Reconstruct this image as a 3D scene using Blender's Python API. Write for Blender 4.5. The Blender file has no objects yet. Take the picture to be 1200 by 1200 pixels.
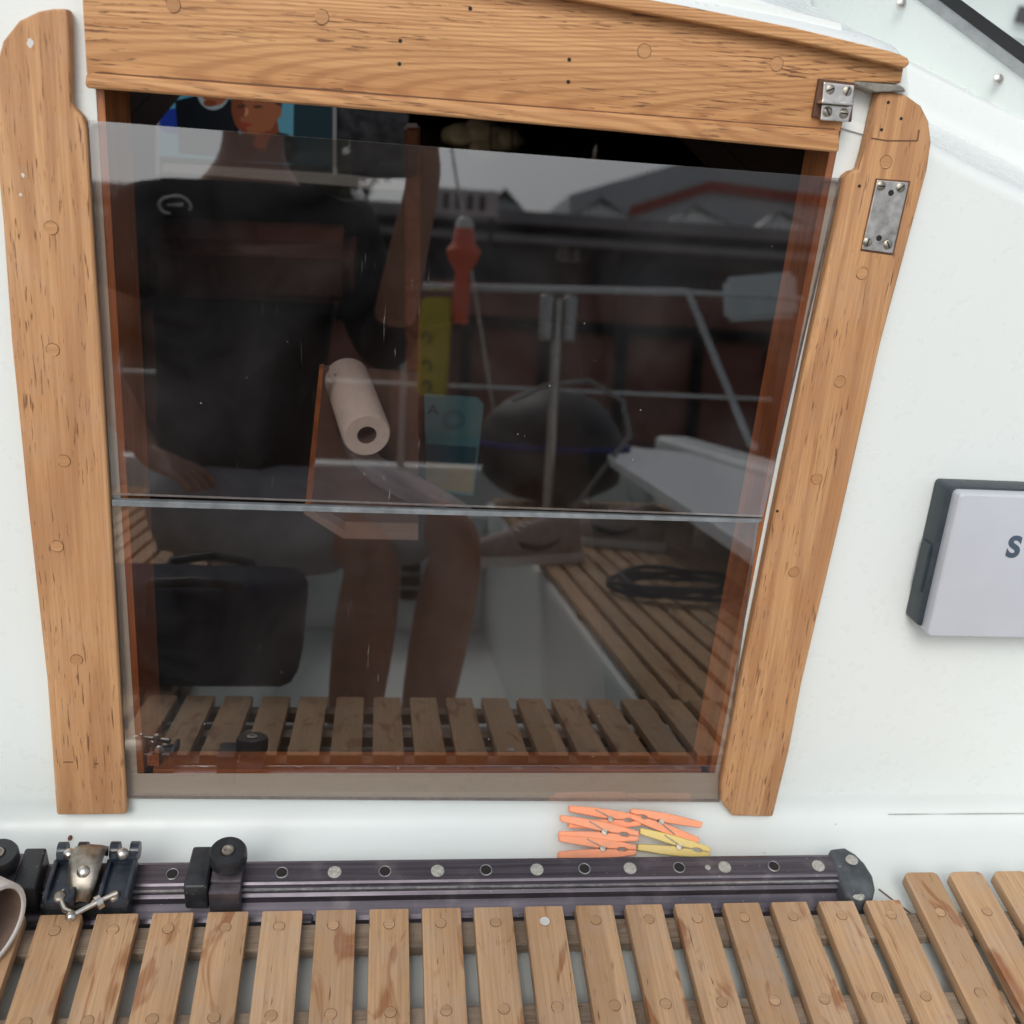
import bpy, bmesh, math, random
from mathutils import Vector, Matrix, noise as mn
R = math.radians
random.seed(7)
scn = bpy.context.scene

# ------------------------------------------------------------------ camera, sky, sun, exposure
F_PX = 1240.0
def _axes():
    F = Vector((462-600, 793.0, -F_PX)).normalized()
    X = Vector((9800.0, -337.0, -F_PX)); X -= X.dot(F)*F; X.normalize()
    return Matrix((X, F, X.cross(F)))            # rows: world axes seen in camera space
MC = _axes()
CAM = Vector((-.073, -.764, .838))
cd = bpy.data.cameras.new('camera'); co = bpy.data.objects.new('camera', cd)
scn.collection.objects.link(co); scn.camera = co
co.matrix_world = Matrix.Translation(CAM) @ MC.to_4x4()
cd.sensor_width = 36; cd.lens = 36*F_PX/1200; cd.clip_start = .01; cd.clip_end = 3000
cd.dof.use_dof = True; cd.dof.focus_distance = .98; cd.dof.aperture_fstop = 5.6

world = bpy.data.worlds.new('World'); scn.world = world; world.use_nodes = True
nt = world.node_tree; bg = nt.nodes['Background']
sky = nt.nodes.new('ShaderNodeTexSky'); sky.sky_type = 'NISHITA'; sky.sun_disc = False
sky.sun_elevation = R(48); sky.sun_rotation = R(200); sky.air_density = 1.0; sky.dust_density = 3; sky.ozone_density = 1
hs = nt.nodes.new('ShaderNodeHueSaturation'); hs.inputs['Saturation'].default_value = .36
hs.inputs['Value'].default_value = 1.0
nt.links.new(sky.outputs[0], hs.inputs['Color'])
# overcast: broad soft cloud brightness variation
tc = nt.nodes.new('ShaderNodeTexCoord'); nz = nt.nodes.new('ShaderNodeTexNoise'); nz.inputs['Scale'].default_value = 3
nz.inputs['Detail'].default_value = 5
mr = nt.nodes.new('ShaderNodeMapRange'); mr.inputs[3].default_value = .8; mr.inputs[4].default_value = 1.2
mx = nt.nodes.new('ShaderNodeMix'); mx.data_type = 'RGBA'; mx.blend_type = 'MULTIPLY'; mx.inputs[0].default_value = 1
nt.links.new(tc.outputs['Generated'], nz.inputs['Vector']); nt.links.new(nz.outputs[0], mr.inputs[0])
nt.links.new(hs.outputs[0], mx.inputs[6]); nt.links.new(mr.outputs[0], mx.inputs[7])
nt.links.new(mx.outputs[2], bg.inputs['Color']); bg.inputs['Strength'].default_value = .13

sl = bpy.data.lights.new('sun', 'SUN'); sl.energy = .9; sl.angle = R(25); sl.color = (1, .97, .93)
so = bpy.data.objects.new('sun', sl); scn.collection.objects.link(so)
so.rotation_euler = (R(42), 0, R(-20))
scn.view_settings.view_transform = 'Standard'; scn.view_settings.look = 'None'
scn.view_settings.exposure = .30; scn.view_settings.gamma = 1

# ------------------------------------------------------------------ geometry helpers
LEAN = R(12)
N = Vector((0, -math.cos(LEAN), math.sin(LEAN))); UP = Vector((0, math.sin(LEAN), math.cos(LEAN)))
MW = Matrix(((1, 0, 0, 0), (0, UP.y, N.y, 0), (0, UP.z, N.z, 0), (0, 0, 0, 1)))   # bulkhead frame: across, up the lean, outward
def ray(x, y): return (MC @ Vector((x-600, 600-y, -F_PX))).normalized()
def W(x, y, w=0):
    d = ray(x, y); p = CAM + d*((w-CAM.dot(N))/d.dot(N)); return (p.x, p.dot(UP))
def H(x, y, z):
    d = ray(x, y); return CAM + d*((z-CAM.z)/d.z)
def IY(x, y, Y):
    d = ray(x, y); return CAM + d*((Y-CAM.y)/d.y)
def mir(x, y):
    d = ray(x, y); p = CAM + d*(-CAM.dot(N)/d.dot(N)); return p, d - 2*d.dot(N)*N
def RY(x, y, Y):
    p, d = mir(x, y); return p + d*((Y-p.y)/d.y)
def RZ(x, y, z):
    p, d = mir(x, y); return p + d*((z-p.z)/d.z)

def tag(o, label=None, cat=None, group=None, kind=None):
    if label: o['label'] = label
    if cat: o['category'] = cat
    if group: o['group'] = group
    if kind: o['kind'] = kind
    return o
def empty(name, label, cat, loc=(0, 0, 0), group=None, mat=None):
    o = bpy.data.objects.new(name, None); scn.collection.objects.link(o); o.empty_display_size = .05
    if mat is not None: o.matrix_world = mat
    else: o.location = loc
    return tag(o, label, cat, group)
def link(name, bm, m, parent=None, mat=None, smooth=False, label=None, recalc=True):
    """one mesh object; vertices given in the parent's space, or placed with mat"""
    if recalc: bmesh.ops.recalc_face_normals(bm, faces=bm.faces)
    me = bpy.data.meshes.new(name); bm.to_mesh(me); bm.free()
    ms = m if isinstance(m, (list, tuple)) else [m]
    for k in ms: me.materials.append(k)
    if smooth:
        me.shade_smooth()
        try: me.set_sharp_from_angle(angle=R(smooth if smooth is not True else 40))
        except Exception: pass
    o = bpy.data.objects.new(name, me); scn.collection.objects.link(o)
    if parent: o.parent = parent
    if mat is not None: o.matrix_local = mat
    if label: o['label'] = label
    return o
def poly(bm, pts, z0, z1, bev=0, seg=2):
    vs = [bm.verts.new((p[0], p[1], z0)) for p in pts]; vt = [bm.verts.new((p[0], p[1], z1)) for p in pts]
    n = len(pts); fs = [bm.faces.new(vs), bm.faces.new(vt)]
    for i in range(n): fs.append(bm.faces.new((vs[i], vs[(i+1) % n], vt[(i+1) % n], vt[i])))
    bmesh.ops.recalc_face_normals(bm, faces=fs)
    if bev:
        es = list({e for f in fs for e in f.edges if len(e.link_faces) == 2 and e.calc_face_angle(0) > .5})
        bmesh.ops.bevel(bm, geom=es, offset=bev, segments=seg, profile=.6, affect='EDGES')
    return bm
def box(bm, a, b, bev=0, rot=None, seg=2):
    a = Vector(a); b = Vector(b); c = (a+b)/2; s = b-a
    r = bmesh.ops.create_cube(bm, size=1)
    m = Matrix.Translation(c) @ (rot.to_4x4() if rot else Matrix()) @ Matrix.Diagonal((abs(s.x), abs(s.y), abs(s.z), 1))
    bmesh.ops.transform(bm, matrix=m, verts=r['verts'])
    if bev:
        es = list({e for v in r['verts'] for e in v.link_edges})
        bmesh.ops.bevel(bm, geom=es, offset=bev, segments=seg, profile=.6, affect='EDGES')
    return bm
def cyl(bm, a, b, r0, r1=None, n=20, cap=True):
    a = Vector(a); b = Vector(b); d = b-a
    r = bmesh.ops.create_cone(bm, segments=n, radius1=r0, radius2=r0 if r1 is None else r1, depth=d.length, cap_ends=cap)
    q = d.to_track_quat('Z', 'Y').to_matrix().to_4x4()
    bmesh.ops.transform(bm, matrix=Matrix.Translation((a+b)/2) @ q, verts=r['verts'])
    return bm
def tube(bm, pts, r, n=10, closed=False):
    pts = [Vector(p) for p in pts]; rings = []; L = len(pts)
    t0 = (pts[1]-pts[0]).normalized(); u = t0.orthogonal().normalized()
    for i, p in enumerate(pts):
        if closed: t = (pts[(i+1) % L]-pts[i-1]).normalized()
        else: t = (pts[min(i+1, L-1)]-pts[max(i-1, 0)]).normalized()
        u = (u-u.dot(t)*t).normalized(); v = t.cross(u)
        rr = r[i] if isinstance(r, (list, tuple)) else r
        rings.append([bm.verts.new(p+rr*(math.cos(k*2*math.pi/n)*u+math.sin(k*2*math.pi/n)*v)) for k in range(n)])
    for i in range(L if closed else L-1):
        A, B = rings[i], rings[(i+1) % L]
        for k in range(n): bm.faces.new((A[k], A[(k+1) % n], B[(k+1) % n], B[k]))
    if not closed: bm.faces.new(rings[0][::-1]); bm.faces.new(rings[-1])
    return bm
def lathe(bm, prof, M=None, n=28):
    rings = []
    for (r, z) in prof:
        rings.append([bm.verts.new((r*math.cos(k*2*math.pi/n), r*math.sin(k*2*math.pi/n), z)) for k in range(n)] if r > 1e-6 else [bm.verts.new((0, 0, z))])
    for A, B in zip(rings, rings[1:]):
        if len(A) == 1 and len(B) == 1: continue
        for k in range(n):
            k2 = (k+1) % n
            if len(A) == 1: bm.faces.new((A[0], B[k], B[k2]))
            elif len(B) == 1: bm.faces.new((A[k], A[k2], B[0]))
            else: bm.faces.new((A[k], A[k2], B[k2], B[k]))
    if M is not None: bmesh.ops.transform(bm, matrix=M, verts=[v for rg in rings for v in rg])
    return bm
def ellip(bm, c, s, sub=3, rot=None):
    r = bmesh.ops.create_icosphere(bm, subdivisions=sub, radius=1)
    bmesh.ops.transform(bm, matrix=Matrix.Translation(c) @ (rot.to_4x4() if rot else Matrix()) @ Matrix.Diagonal((*s, 1)), verts=r['verts'])
    return r['verts']
NB = bmesh.new
def sheet(bm, pts):
    bm.faces.new([bm.verts.new(p) for p in pts]); return bm

# ------------------------------------------------------------------ materials
class Mat:
    def __init__(s, name, base=(.5, .5, .5), rough=.5, metal=0, **kw):
        s.m = bpy.data.materials.new(name); s.m.use_nodes = True; s.t = s.m.node_tree
        s.b = s.t.nodes['Principled BSDF']; s.b.inputs['Base Color'].default_value = (*base, 1)
        s.b.inputs['Roughness'].default_value = rough; s.b.inputs['Metallic'].default_value = metal
        for k, v in kw.items(): s.b.inputs[k.replace('_', ' ')].default_value = v
    def n(s, kind, **kw):
        q = s.t.nodes.new('ShaderNode'+kind)
        for k, v in kw.items(): setattr(q, k, v)
        return q
    def l(s, a, b): s.t.links.new(a, b)
    def coord(s, scale=(1, 1, 1), off=(0, 0, 0), rnd=False):
        c = s.n('TexCoord'); mp = s.n('Mapping'); mp.inputs['Scale'].default_value = scale; mp.inputs['Location'].default_value = off
        if rnd:
            oi = s.n('ObjectInfo'); va = s.n('VectorMath', operation='MULTIPLY_ADD')
            s.l(oi.outputs['Random'], va.inputs[0]); va.inputs[1].default_value = (7.3, 5.1, 9.7); s.l(c.outputs['Object'], va.inputs[2])
            s.l(va.outputs[0], mp.inputs[0])
        else: s.l(c.outputs['Object'], mp.inputs[0])
        return mp.outputs[0]
    def noise(s, scale, detail=4, sc=(1, 1, 1), off=(0, 0, 0), dist=0, rnd=False, rough=.55):
        q = s.n('TexNoise'); q.inputs['Scale'].default_value = scale; q.inputs['Detail'].default_value = detail
        q.inputs['Distortion'].default_value = dist; q.inputs['Roughness'].default_value = rough
        s.l(s.coord(sc, off, rnd), q.inputs['Vector']); return q.outputs[0]
    def rng(s, v, a, b, c=0., d=1., smooth=False):
        q = s.n('MapRange', interpolation_type='SMOOTHSTEP' if smooth else 'LINEAR')
        s.l(v, q.inputs[0])
        for i, x in zip((1, 2, 3, 4), (a, b, c, d)): q.inputs[i].default_value = x
        return q.outputs[0]
    def math(s, op, a, b=None, c=None):
        q = s.n('Math', operation=op)
        for i, x in enumerate((a, b, c)):
            if x is None: continue
            if isinstance(x, (int, float)): q.inputs[i].default_value = x
            else: s.l(x, q.inputs[i])
        return q.outputs[0]
    def mix(s, f, a, b, mode='MIX'):
        q = s.n('Mix', data_type='RGBA', blend_type=mode)
        for i, x in ((0, f), (6, a), (7, b)):
            if isinstance(x, (int, float)): q.inputs[i].default_value = x
            elif isinstance(x, tuple): q.inputs[i].default_value = (*x, 1)
            else: s.l(x, q.inputs[i])
        return q.outputs[2]
    def bump(s, h, strength, dist=.001):
        q = s.n('Bump'); q.inputs['Strength'].default_value = strength; q.inputs['Distance'].default_value = dist
        s.l(h, q.inputs['Height']); s.l(q.outputs[0], s.b.inputs['Normal'])
    def col(s, c): s.l(c, s.b.inputs['Base Color'])

def teak(name, axis, light, mid, dark, fleck=(.15, .062, .026), fl=.62, ring=1.0, stain=None, rough=.62, bump=.5, seed=0, grey=0, cath=0):
    m = Mat(name, rough=rough)
    def sc(a, b): return (a, b, b) if axis == 'x' else ((b, a, b) if axis == 'y' else (b, b, a))
    o = (seed, seed*1.7, seed*.6)
    big = m.noise(1, 2, sc(1.0, 11) if axis == 'y' else sc(1.8, 9), o, .3, True)
    ph_ = m.math('MULTIPLY', big, 60*ring)
    if cath:      # plain-sawn figure: nested arches along the board
        sx = m.n('SeparateXYZ'); tc_ = m.n('TexCoord'); m.l(tc_.outputs['Object'], sx.inputs[0])
        al, ac = (sx.outputs['X'], sx.outputs['Y']) if axis == 'x' else (sx.outputs['Y'], sx.outputs['X'])
        ac2 = m.math('POWER', m.math('ABSOLUTE', m.math('ADD', ac, -.006)), 1.7)
        ph_ = m.math('ADD', m.math('MULTIPLY', m.math('SUBTRACT', al, m.math('MULTIPLY', ac2, 85.)), 6.283/.058), m.math('MULTIPLY', big, 52))
    rings = m.math('MULTIPLY', m.math('ADD', m.math('SINE', ph_), 1), .5)
    rings = m.rng(rings, .1, 1, 0, 1, True)
    fibre = m.noise(1, 4, sc(9, 420), o, 0, True, .7)
    broad = m.noise(1, 3, sc(2.5, 22), o, .6, True)
    c = m.mix(m.rng(broad, .3, .7), light, mid)
    c = m.mix(m.math('MULTIPLY', m.math('POWER', rings, 2.2), .5), c, dark)
    c = m.mix(m.rng(fibre, .40, .70, 0, .65), c, dark)
    c = m.mix(m.rng(fibre, .3, .1, 0, .4), c, tuple(min(1, x*1.35) for x in light))
    fk = m.noise(1, 3, sc(42, 560), (o[0]+3, o[1], o[2]), .3, True)
    zone = m.noise(1, 2, sc(5, 30), (o[0]+9, o[1], o[2]), .5, True)
    fm = m.math('MULTIPLY', m.rng(fk, fl, fl+.07, 0, 1), m.rng(zone, .38, .55, 0, .9))
    c = m.mix(fm, c, fleck)
    if stain:
        st = m.noise(1, 3, sc(12, 34), (o[0]+21, o[1], o[2]), .9, True)
        sm = m.math('MULTIPLY', m.rng(st, .565, .66, 0, .85, True), m.rng(fibre, .3, .6, .6, 1))
        c = m.mix(sm, c, stain)
    if grey:
        g = m.noise(1, 4, (28, 28, 28), (o[0]+40, 2, 1), .4, True)
        c = m.mix(m.rng(g, .45, .75, 0, grey), c, (.42, .36, .3))
    m.col(c)
    h = m.math('SUBTRACT', m.math('ADD', m.math('MULTIPLY', fibre, .6), m.math('MULTIPLY', rings, .12)), m.math('MULTIPLY', fm, .9))
    m.bump(h, bump, .0006)
    m.l(m.rng(fibre, .2, .8, rough-.08, rough+.14), m.b.inputs['Roughness'])
    return m.m
def plain(name, base, rough=.5, metal=0, var=.12, scale=40, bump=0, **kw):
    m = Mat(name, base, rough, metal, **kw)
    nn = m.noise(scale, 4)
    m.col(m.mix(m.rng(nn, .3, .7), tuple(x*(1-var) for x in base), tuple(min(1, x*(1+var)) for x in base)))
    m.l(m.rng(nn, .3, .7, max(0, rough-.06), min(1, rough+.08)), m.b.inputs['Roughness'])
    if bump: m.bump(nn, bump, .0005)
    return m.m

T_POST = teak('teak_post', 'y', (.625, .365, .175), (.525, .28, .126), (.34, .155, .062), ring=.8, fl=.605, seed=1, grey=.12)
T_POSTR = teak('teak_post_warm', 'y', (.60, .34, .155), (.50, .26, .112), (.32, .14, .055), ring=.9, fl=.60, seed=5, grey=.1)
T_FASC = teak('teak_fascia', 'x', (.64, .36, .155), (.53, .27, .108), (.32, .13, .045), cath=1, ring=1.3, fl=.575, seed=2)
T_SLAT = teak('teak_slat', 'y', (.63, .41, .235), (.525, .32, .17), (.34, .20, .10), ring=.4, fl=.64, stain=(.27, .095, .03), rough=.7, seed=3, grey=.3)
T_BAR = teak('teak_crossbar', 'x', (.34, .27, .2), (.26, .2, .14), (.12, .09, .06), ring=.4, fl=.6, rough=.75, seed=8, grey=.6)
T_PLUG = teak('teak_plug', 'x', (.56, .31, .14), (.5, .26, .11), (.34, .16, .065), ring=.3, seed=4, fl=.7)
T_PLUGS = teak('teak_plug_grey', 'x', (.56, .36, .205), (.48, .295, .16), (.34, .2, .1), ring=.3, seed=6, fl=.7)
T_IN = teak('varnished_teak', 'y', (.54, .23, .09), (.44, .165, .06), (.27, .09, .03), ring=.7, fl=.66, rough=.35, seed=11, bump=.15)
T_INX = teak('varnished_teak_rail', 'x', (.50, .21, .085), (.40, .145, .05), (.22, .07, .022), ring=.7, fl=.66, rough=.35, seed=12, bump=.15)
GROOVE = plain('plug_ring', (.13, .06, .03), .8)

def gelcoat(name, base, dirt=.35, rough=.28):
    m = Mat(name, base, rough)
    big = m.noise(2.2, 3, off=(3, 1, 2)); fine = m.noise(60, 5, off=(1, 5, 2))
    c = m.mix(m.rng(big, .3, .7), tuple(x*.975 for x in base), base)
    c = m.mix(m.rng(m.noise(4, 3, off=(2, 2, 9)), .5, .85, 0, dirt*.25), c, (.55, .5, .42)) if dirt > .3 else c
    v = m.n('TexVoronoi', feature='F1'); v.inputs['Scale'].default_value = 42; m.l(m.coord(), v.inputs['Vector'])
    z2 = m.noise(9, 2, off=(8, 2, 0))
    sp = m.math('MULTIPLY', m.rng(v.outputs['Distance'], .035, .06, 1, 0), m.rng(z2, .56, .6, 0, dirt*1.6))
    c = m.mix(sp, c, (.12, .09, .06))
    m.col(c); m.l(m.rng(fine, .3, .7, rough-.04, rough+.1), m.b.inputs['Roughness'])
    pass
    return m.m
GEL = gelcoat('white_gelcoat', (.755, .805, .785), .10)
GELD = gelcoat('deck_gelcoat', (.72, .775, .76), .6, .35)
STEEL = plain('worn_steel', (.62, .6, .56), .32, 1, .2, 120, .1)
STEELD = plain('tarnished_steel', (.36, .33, .28), .46, 1, .3, 150, .2)
SLOT = plain('dark_slot', (.015, .013, .012), .8)
def alu():
    m = Mat('anodised_track', (.13, .115, .135), .38, .75)
    a = m.noise(1, 4, (6, 300, 300)); b = m.noise(30, 5, (1, 1, 1), (4, 2, 1))
    c = m.mix(m.rng(a, .3, .7), (.095, .085, .10), (.19, .17, .195)); c = m.mix(m.rng(b, .55, .72, 0, .55), c, (.3, .27, .27))
    sp = m.noise(420, 2); c = m.mix(m.rng(sp, .73, .76, 0, .8), c, (.6, .6, .58))
    m.col(c); m.l(m.rng(b, .3, .7, .3, .5), m.b.inputs['Roughness']); m.bump(a, .12, .0003); return m.m
ALU = alu()
ALUB = plain('scuffed_bright_aluminium', (.46, .45, .46), .35, .85, .25, 200)
def blackp(name, base, rough):
    m = Mat(name, base, rough); sp = m.noise(380, 2, off=(2, 2, 2)); b = m.noise(45, 4)
    c = m.mix(m.rng(b, .4, .7), base, tuple(x*2.1+.01 for x in base)); c = m.mix(m.rng(sp, .72, .76, 0, .7), c, (.4, .4, .4))
    m.col(c); m.l(m.rng(b, .3, .7, rough-.1, rough+.15), m.b.inputs['Roughness']); m.bump(b, .15, .0005); return m.m
BLK = blackp('black_plastic', (.016, .018, .021), .42)
NAVY = blackp('blue_black_anodised', (.013, .019, .029), .33)
GREYR = blackp('grey_rubber', (.045, .052, .058), .6)
NYLON = plain('pale_nylon_plug', (.38, .38, .34), .5, 0, .3, 300, .3)
ORANGE = plain('orange_peg_plastic', (.88, .33, .165), .45, 0, .08, 60, Subsurface_Weight=.0)
YELLOW = plain('yellow_peg_plastic', (.72, .55, .16), .42, 0, .08, 60)
CASE_L = plain('cover_pale_grey', (.50, .525, .57), .42, 0, .03, 20, .05)
CASE_D = plain('case_dark_grey', (.03, .042, .052), .45, 0, .2, 90)
INK = plain('slate_print', (.06, .09, .13), .5)
RUB = plain('black_rubber', (.012, .013, .014), .45, 0, .2, 100, .1)
WPVC = plain('white_plastic', (.78, .76, .72), .35, 0, .04, 60)
BPVC = plain('brown_lining', (.25, .17, .13), .6, 0, .2, 60)
EDGE = plain('frosted_acrylic_edge', (.30, .30, .30), .35, 0, .3, 200)
SEALM = plain('grey_sealing_edge', (.19, .21, .22), .5, 0, .3, 60, .3)
HUSK = plain('brown_husk', (.14, .06, .03), .7)

def acrylic():
    m = Mat('smoked_acrylic'); t = m.t; out = t.nodes['Material Output']
    tr = m.n('BsdfTransparent'); tr.inputs[0].default_value = (.83, .775, .735, 1)   # each of the two faces
    gl = m.n('BsdfGlossy'); gl.inputs['Roughness'].default_value = .012; gl.inputs['Color'].default_value = (1, 1, 1, 1)
    lw = m.n('LayerWeight'); lw.inputs['Blend'].default_value = .5
    f = m.math('POWER', lw.outputs['Facing'], 5.0)
    f = m.math('ADD', m.math('MULTIPLY', f, .9), .175)
    g = m.n('NewGeometry'); f = m.math('MULTIPLY', f, m.math('SUBTRACT', 1.0, g.outputs['Backfacing']))
    ms = m.n('MixShader'); m.l(f, ms.inputs[0]); m.l(tr.outputs[0], ms.inputs[1]); m.l(gl.outputs[0], ms.inputs[2])
    # dust, droplets dried on, fine scratches
    df = m.n('BsdfDiffuse'); df.inputs[0].default_value = (.75, .75, .75, 1)
    v = m.n('TexVoronoi', feature='F1'); v.inputs['Scale'].default_value = 55; m.l(m.coord((1, 1, .01)), v.inputs['Vector'])
    z = m.noise(5, 3, (1, 1, .01), (4, 3, 0)); 
    d1 = m.math('MULTIPLY', m.rng(v.outputs['Distance'], .03, .05, .35, 0), m.rng(z, .46, .6, 0, 1))
    sc = m.noise(1, 2, (400, 26, .01), (3, 2, 0), .4); sc2 = m.noise(6, 2, (1, 1, .01), (9, 1, 0))
    d2 = m.math('MULTIPLY', m.rng(sc, .70, .76, 0, .16), m.rng(sc2, .5, .65, 0, 1))
    film = m.rng(m.noise(7, 5, (1, 1, .01), (2, 7, 0), .8), .4, .85, .001, .03)
    d = m.math('ADD', m.math('ADD', d1, d2), film); d = m.math('MULTIPLY', d, m.math('SUBTRACT', 1.0, g.outputs['Backfacing']))
    m2 = m.n('MixShader'); m.l(d, m2.inputs[0]); m.l(ms.outputs[0], m2.inputs[1]); m.l(df.outputs[0], m2.inputs[2])
    m.l(m2.outputs[0], out.inputs[0]); t.nodes.remove(m.b); return m.m
ACR = acrylic()
def clearglass():
    m = Mat('windscreen_glass'); t = m.t; out = t.nodes['Material Output']
    tr = m.n('BsdfTransparent'); tr.inputs[0].default_value = (.86, .9, .89, 1); gl = m.n('BsdfGlossy'); gl.inputs['Roughness'].default_value = .01
    ms = m.n('MixShader'); ms.inputs[0].default_value = .05
    m.l(tr.outputs[0], ms.inputs[1]); m.l(gl.outputs[0], ms.inputs[2]); m.l(ms.outputs[0], out.inputs[0]); t.nodes.remove(m.b); return m.m
GLASS = clearglass()

# ------------------------------------------------------------------ boat shell (bulkhead, deck, cockpit)
DZ = -.035
boat = empty('boat_hull', 'white gelcoat sailing boat hull with cabin bulkhead, bridge deck and open cockpit', 'boat', (0, 0, 0))
WG = -.009       # gelcoat face behind the acrylic
def hole(side, v):   # edge of the opening at height v
    lo = W(161, 905, WG) if side < 0 else W(838, 905, WG); hi = W(118, 200, WG) if side < 0 else W(970, 232, WG)
    k = (v-lo[1])/(hi[1]-lo[1]); return lo[0]+k*(hi[0]-lo[0])
HB = W(500, 906, WG)[1]; HT = .70
bm = NB()
def quad(bm, p): return sheet(bm, [(x, y, WG) for x, y in p])
X1 = 1.35
trp = [W(1073, 176, WG), W(1105, 196, WG), W(1150, 219, WG), W(1200, 243, WG)]
rv = [hole(1, HT)+.06, HT]
quad(bm, [(-X1, 0), (hole(-1, HB), 0), (hole(-1, HB), HB), (hole(-1, HT), HT), (hole(-1, HT), .80), (-X1, .80*.72)])
quad(bm, [(hole(-1, HB), 0), (hole(1, HB), 0), (hole(1, HB), HB), (hole(-1, HB), HB)])
quad(bm, [(hole(1, HB), 0), (X1, 0), (X1, trp[-1][1]-.28), *reversed(trp), (trp[0][0]-.02, HT+.02), (hole(1, HT), HT+.02), (hole(1, HT), HT), (hole(1, HB), HB)])
quad(bm, [(hole(-1, HT), HT), (hole(1, HT), HT), (hole(1, HT), HT+.02), (.30, .76), (0, .80), (hole(-1, HT), .80)])
bmesh.ops.remove_doubles(bm, verts=bm.verts, dist=1e-5)
link('cabin_bulkhead', bm, GEL, boat, MW)
# base fillet, bridge deck and drop into the well: one profile swept across
prof = []
p0 = UP*0 + N*WG; prof.append((p0.y, p0.z))
rf = .030
for a in range(0, 9):
    t = a/8*math.pi/2; prof.append((p0.y-.001-rf*(1-math.cos(t)), DZ+rf-rf*math.sin(t)))
prof += [(-.09, DZ-.0005), (-.25, DZ-.001), (-.325, DZ-.001)]
for a in range(1, 7):
    t = a/6*math.pi/2; prof.append((-.325-.02*math.sin(t), DZ-.021+.02*math.cos(t)))
prof += [(-.348, -.25), (-.352, -.50), (-.352, -.52)]
bm = NB(); xs = [-X1+i*2*X1/26 for i in range(27)]
rows = [[bm.verts.new((x, y, z)) for (y, z) in prof] for x in xs]
for A, B in zip(rows, rows[1:]):
    for i in range(len(prof)-1): bm.faces.new((A[i], A[i+1], B[i+1], B[i]))
link('bridge_deck', bm, GELD, boat, smooth=60)
# cockpit: sole, seats, coamings, transom
bm = NB()
box(bm, (-.33, -2.9, -.56), (.33, -.353, -.52)); link('cockpit_sole', bm, GELD, boat)
for s in (-1, 1):
    bm = NB(); box(bm, (s*.33, -2.7, -.60), (s*.98, -.356, -.052), .012); link('cockpit_seat', bm, GELD, boat)
    bm = NB(); box(bm, (s*.982, -2.9, -.55), (s*1.12, -.02, .20), .03, seg=3); link('coaming', bm, GEL, boat)
bm = NB(); box(bm, (-1.12, -3.02, -1.4), (1.12, -2.905, .05), .03); link('transom', bm, GEL, boat)
bm = NB()
for s in (-1, 1): sheet(bm, [(s*1.125, -3.0, .1), (s*1.36, 3.4, .1), (s*1.1, 3.4, -1.6), (s*.8, -3.0, -1.6)])
sheet(bm, [(-1.36, 3.4, .1), (1.36, 3.4, .1), (1.1, 3.4, -1.6), (-1.1, 3.4, -1.6)])
link('topsides', bm, GEL, boat)
bm = NB()
for s in (-1, 1): box(bm, (s*1.12, -2.9, .06), (s*1.38, 3.3, .10), .01)
link('side_deck', bm, GEL, boat)
# vents in the aft face of the well
bm = NB()
for i in range(2):
    for j in range(3): box(bm, (.03+i*.09, -2.62, -.30-j*.05), (.10+i*.09, -2.66, -.27-j*.05), .004)
link('vent', bm, SLOT, boat)
bm = NB(); box(bm, (-.329, -2.90, -.52), (.329, -2.665, -.10), .01); link('well_locker', bm, GEL, boat)
# coachroof to the right of the hatch: rolls over from the bulkhead, runs forward to the windscreen
bm = NB()
top = []
for (x, v) in trp + [(X1, trp[-1][1]-.28)]:
    p = Vector((x, UP.y*v+N.y*WG, UP.z*v+N.z*WG)); top.append(p)
rowsP = []
for i, p in enumerate(top):
    r = []
    for a in range(7):
        t = a/6*math.pi/2; r.append(p + Vector((0, .022*(1-math.cos(t)), .014*math.sin(t))))
    r.append(p + Vector((0, .10, .020))); r.append(p+Vector((0, .17, .026)))
    for a in range(1, 6):
        t = a/5*math.pi/2; r.append(p + Vector((0, .17+.012*math.sin(t), .026+.016*(1-math.cos(t)))))
    r.append(p+Vector((0, .186, .062)))
    for a in range(1, 5):
        t = a/4*math.pi/2; r.append(p + Vector((0, .186+.010*(1-math.cos(t)), .062+.007*math.sin(t))))
    r.append(p+Vector((0, .40, .078))); r.append(p+Vector((0, .8, .09)))
    rowsP.append([bm.verts.new(q) for q in r])
ext = [bm.verts.new(v.co+Vector((-.16, 0, .03))) for v in rowsP[0]]
rowsP = [ext]+rowsP
for A, B in zip(rowsP, rowsP[1:]):
    for i in range(len(A)-1): bm.faces.new((A[i], A[i+1], B[i+1], B[i]))
link('coachroof', bm, GEL, boat, smooth=50)
bm = NB(); box(bm, (-.9, .16, .50), (-.36, 3.4, .54)); box(bm, (.36, .16, .50), (.9, 3.4, .54)); box(bm, (-.3595, .24, .64), (.3595, .62, .66)); box(bm, (-.3595, .98, .64), (.3595, 3.4, .66)); box(bm, (-.0, .6205, .64), (.3595, .9795, .66))  # unseen roof, with a gap added to let sky light into the cabin
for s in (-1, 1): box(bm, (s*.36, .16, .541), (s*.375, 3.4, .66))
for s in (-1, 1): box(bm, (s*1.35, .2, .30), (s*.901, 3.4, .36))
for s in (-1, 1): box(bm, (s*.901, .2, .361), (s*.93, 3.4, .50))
link('cabin_roof', bm, plain('cabin_lining', (.07, .045, .03), .7, 0, .2, 8), boat)

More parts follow.
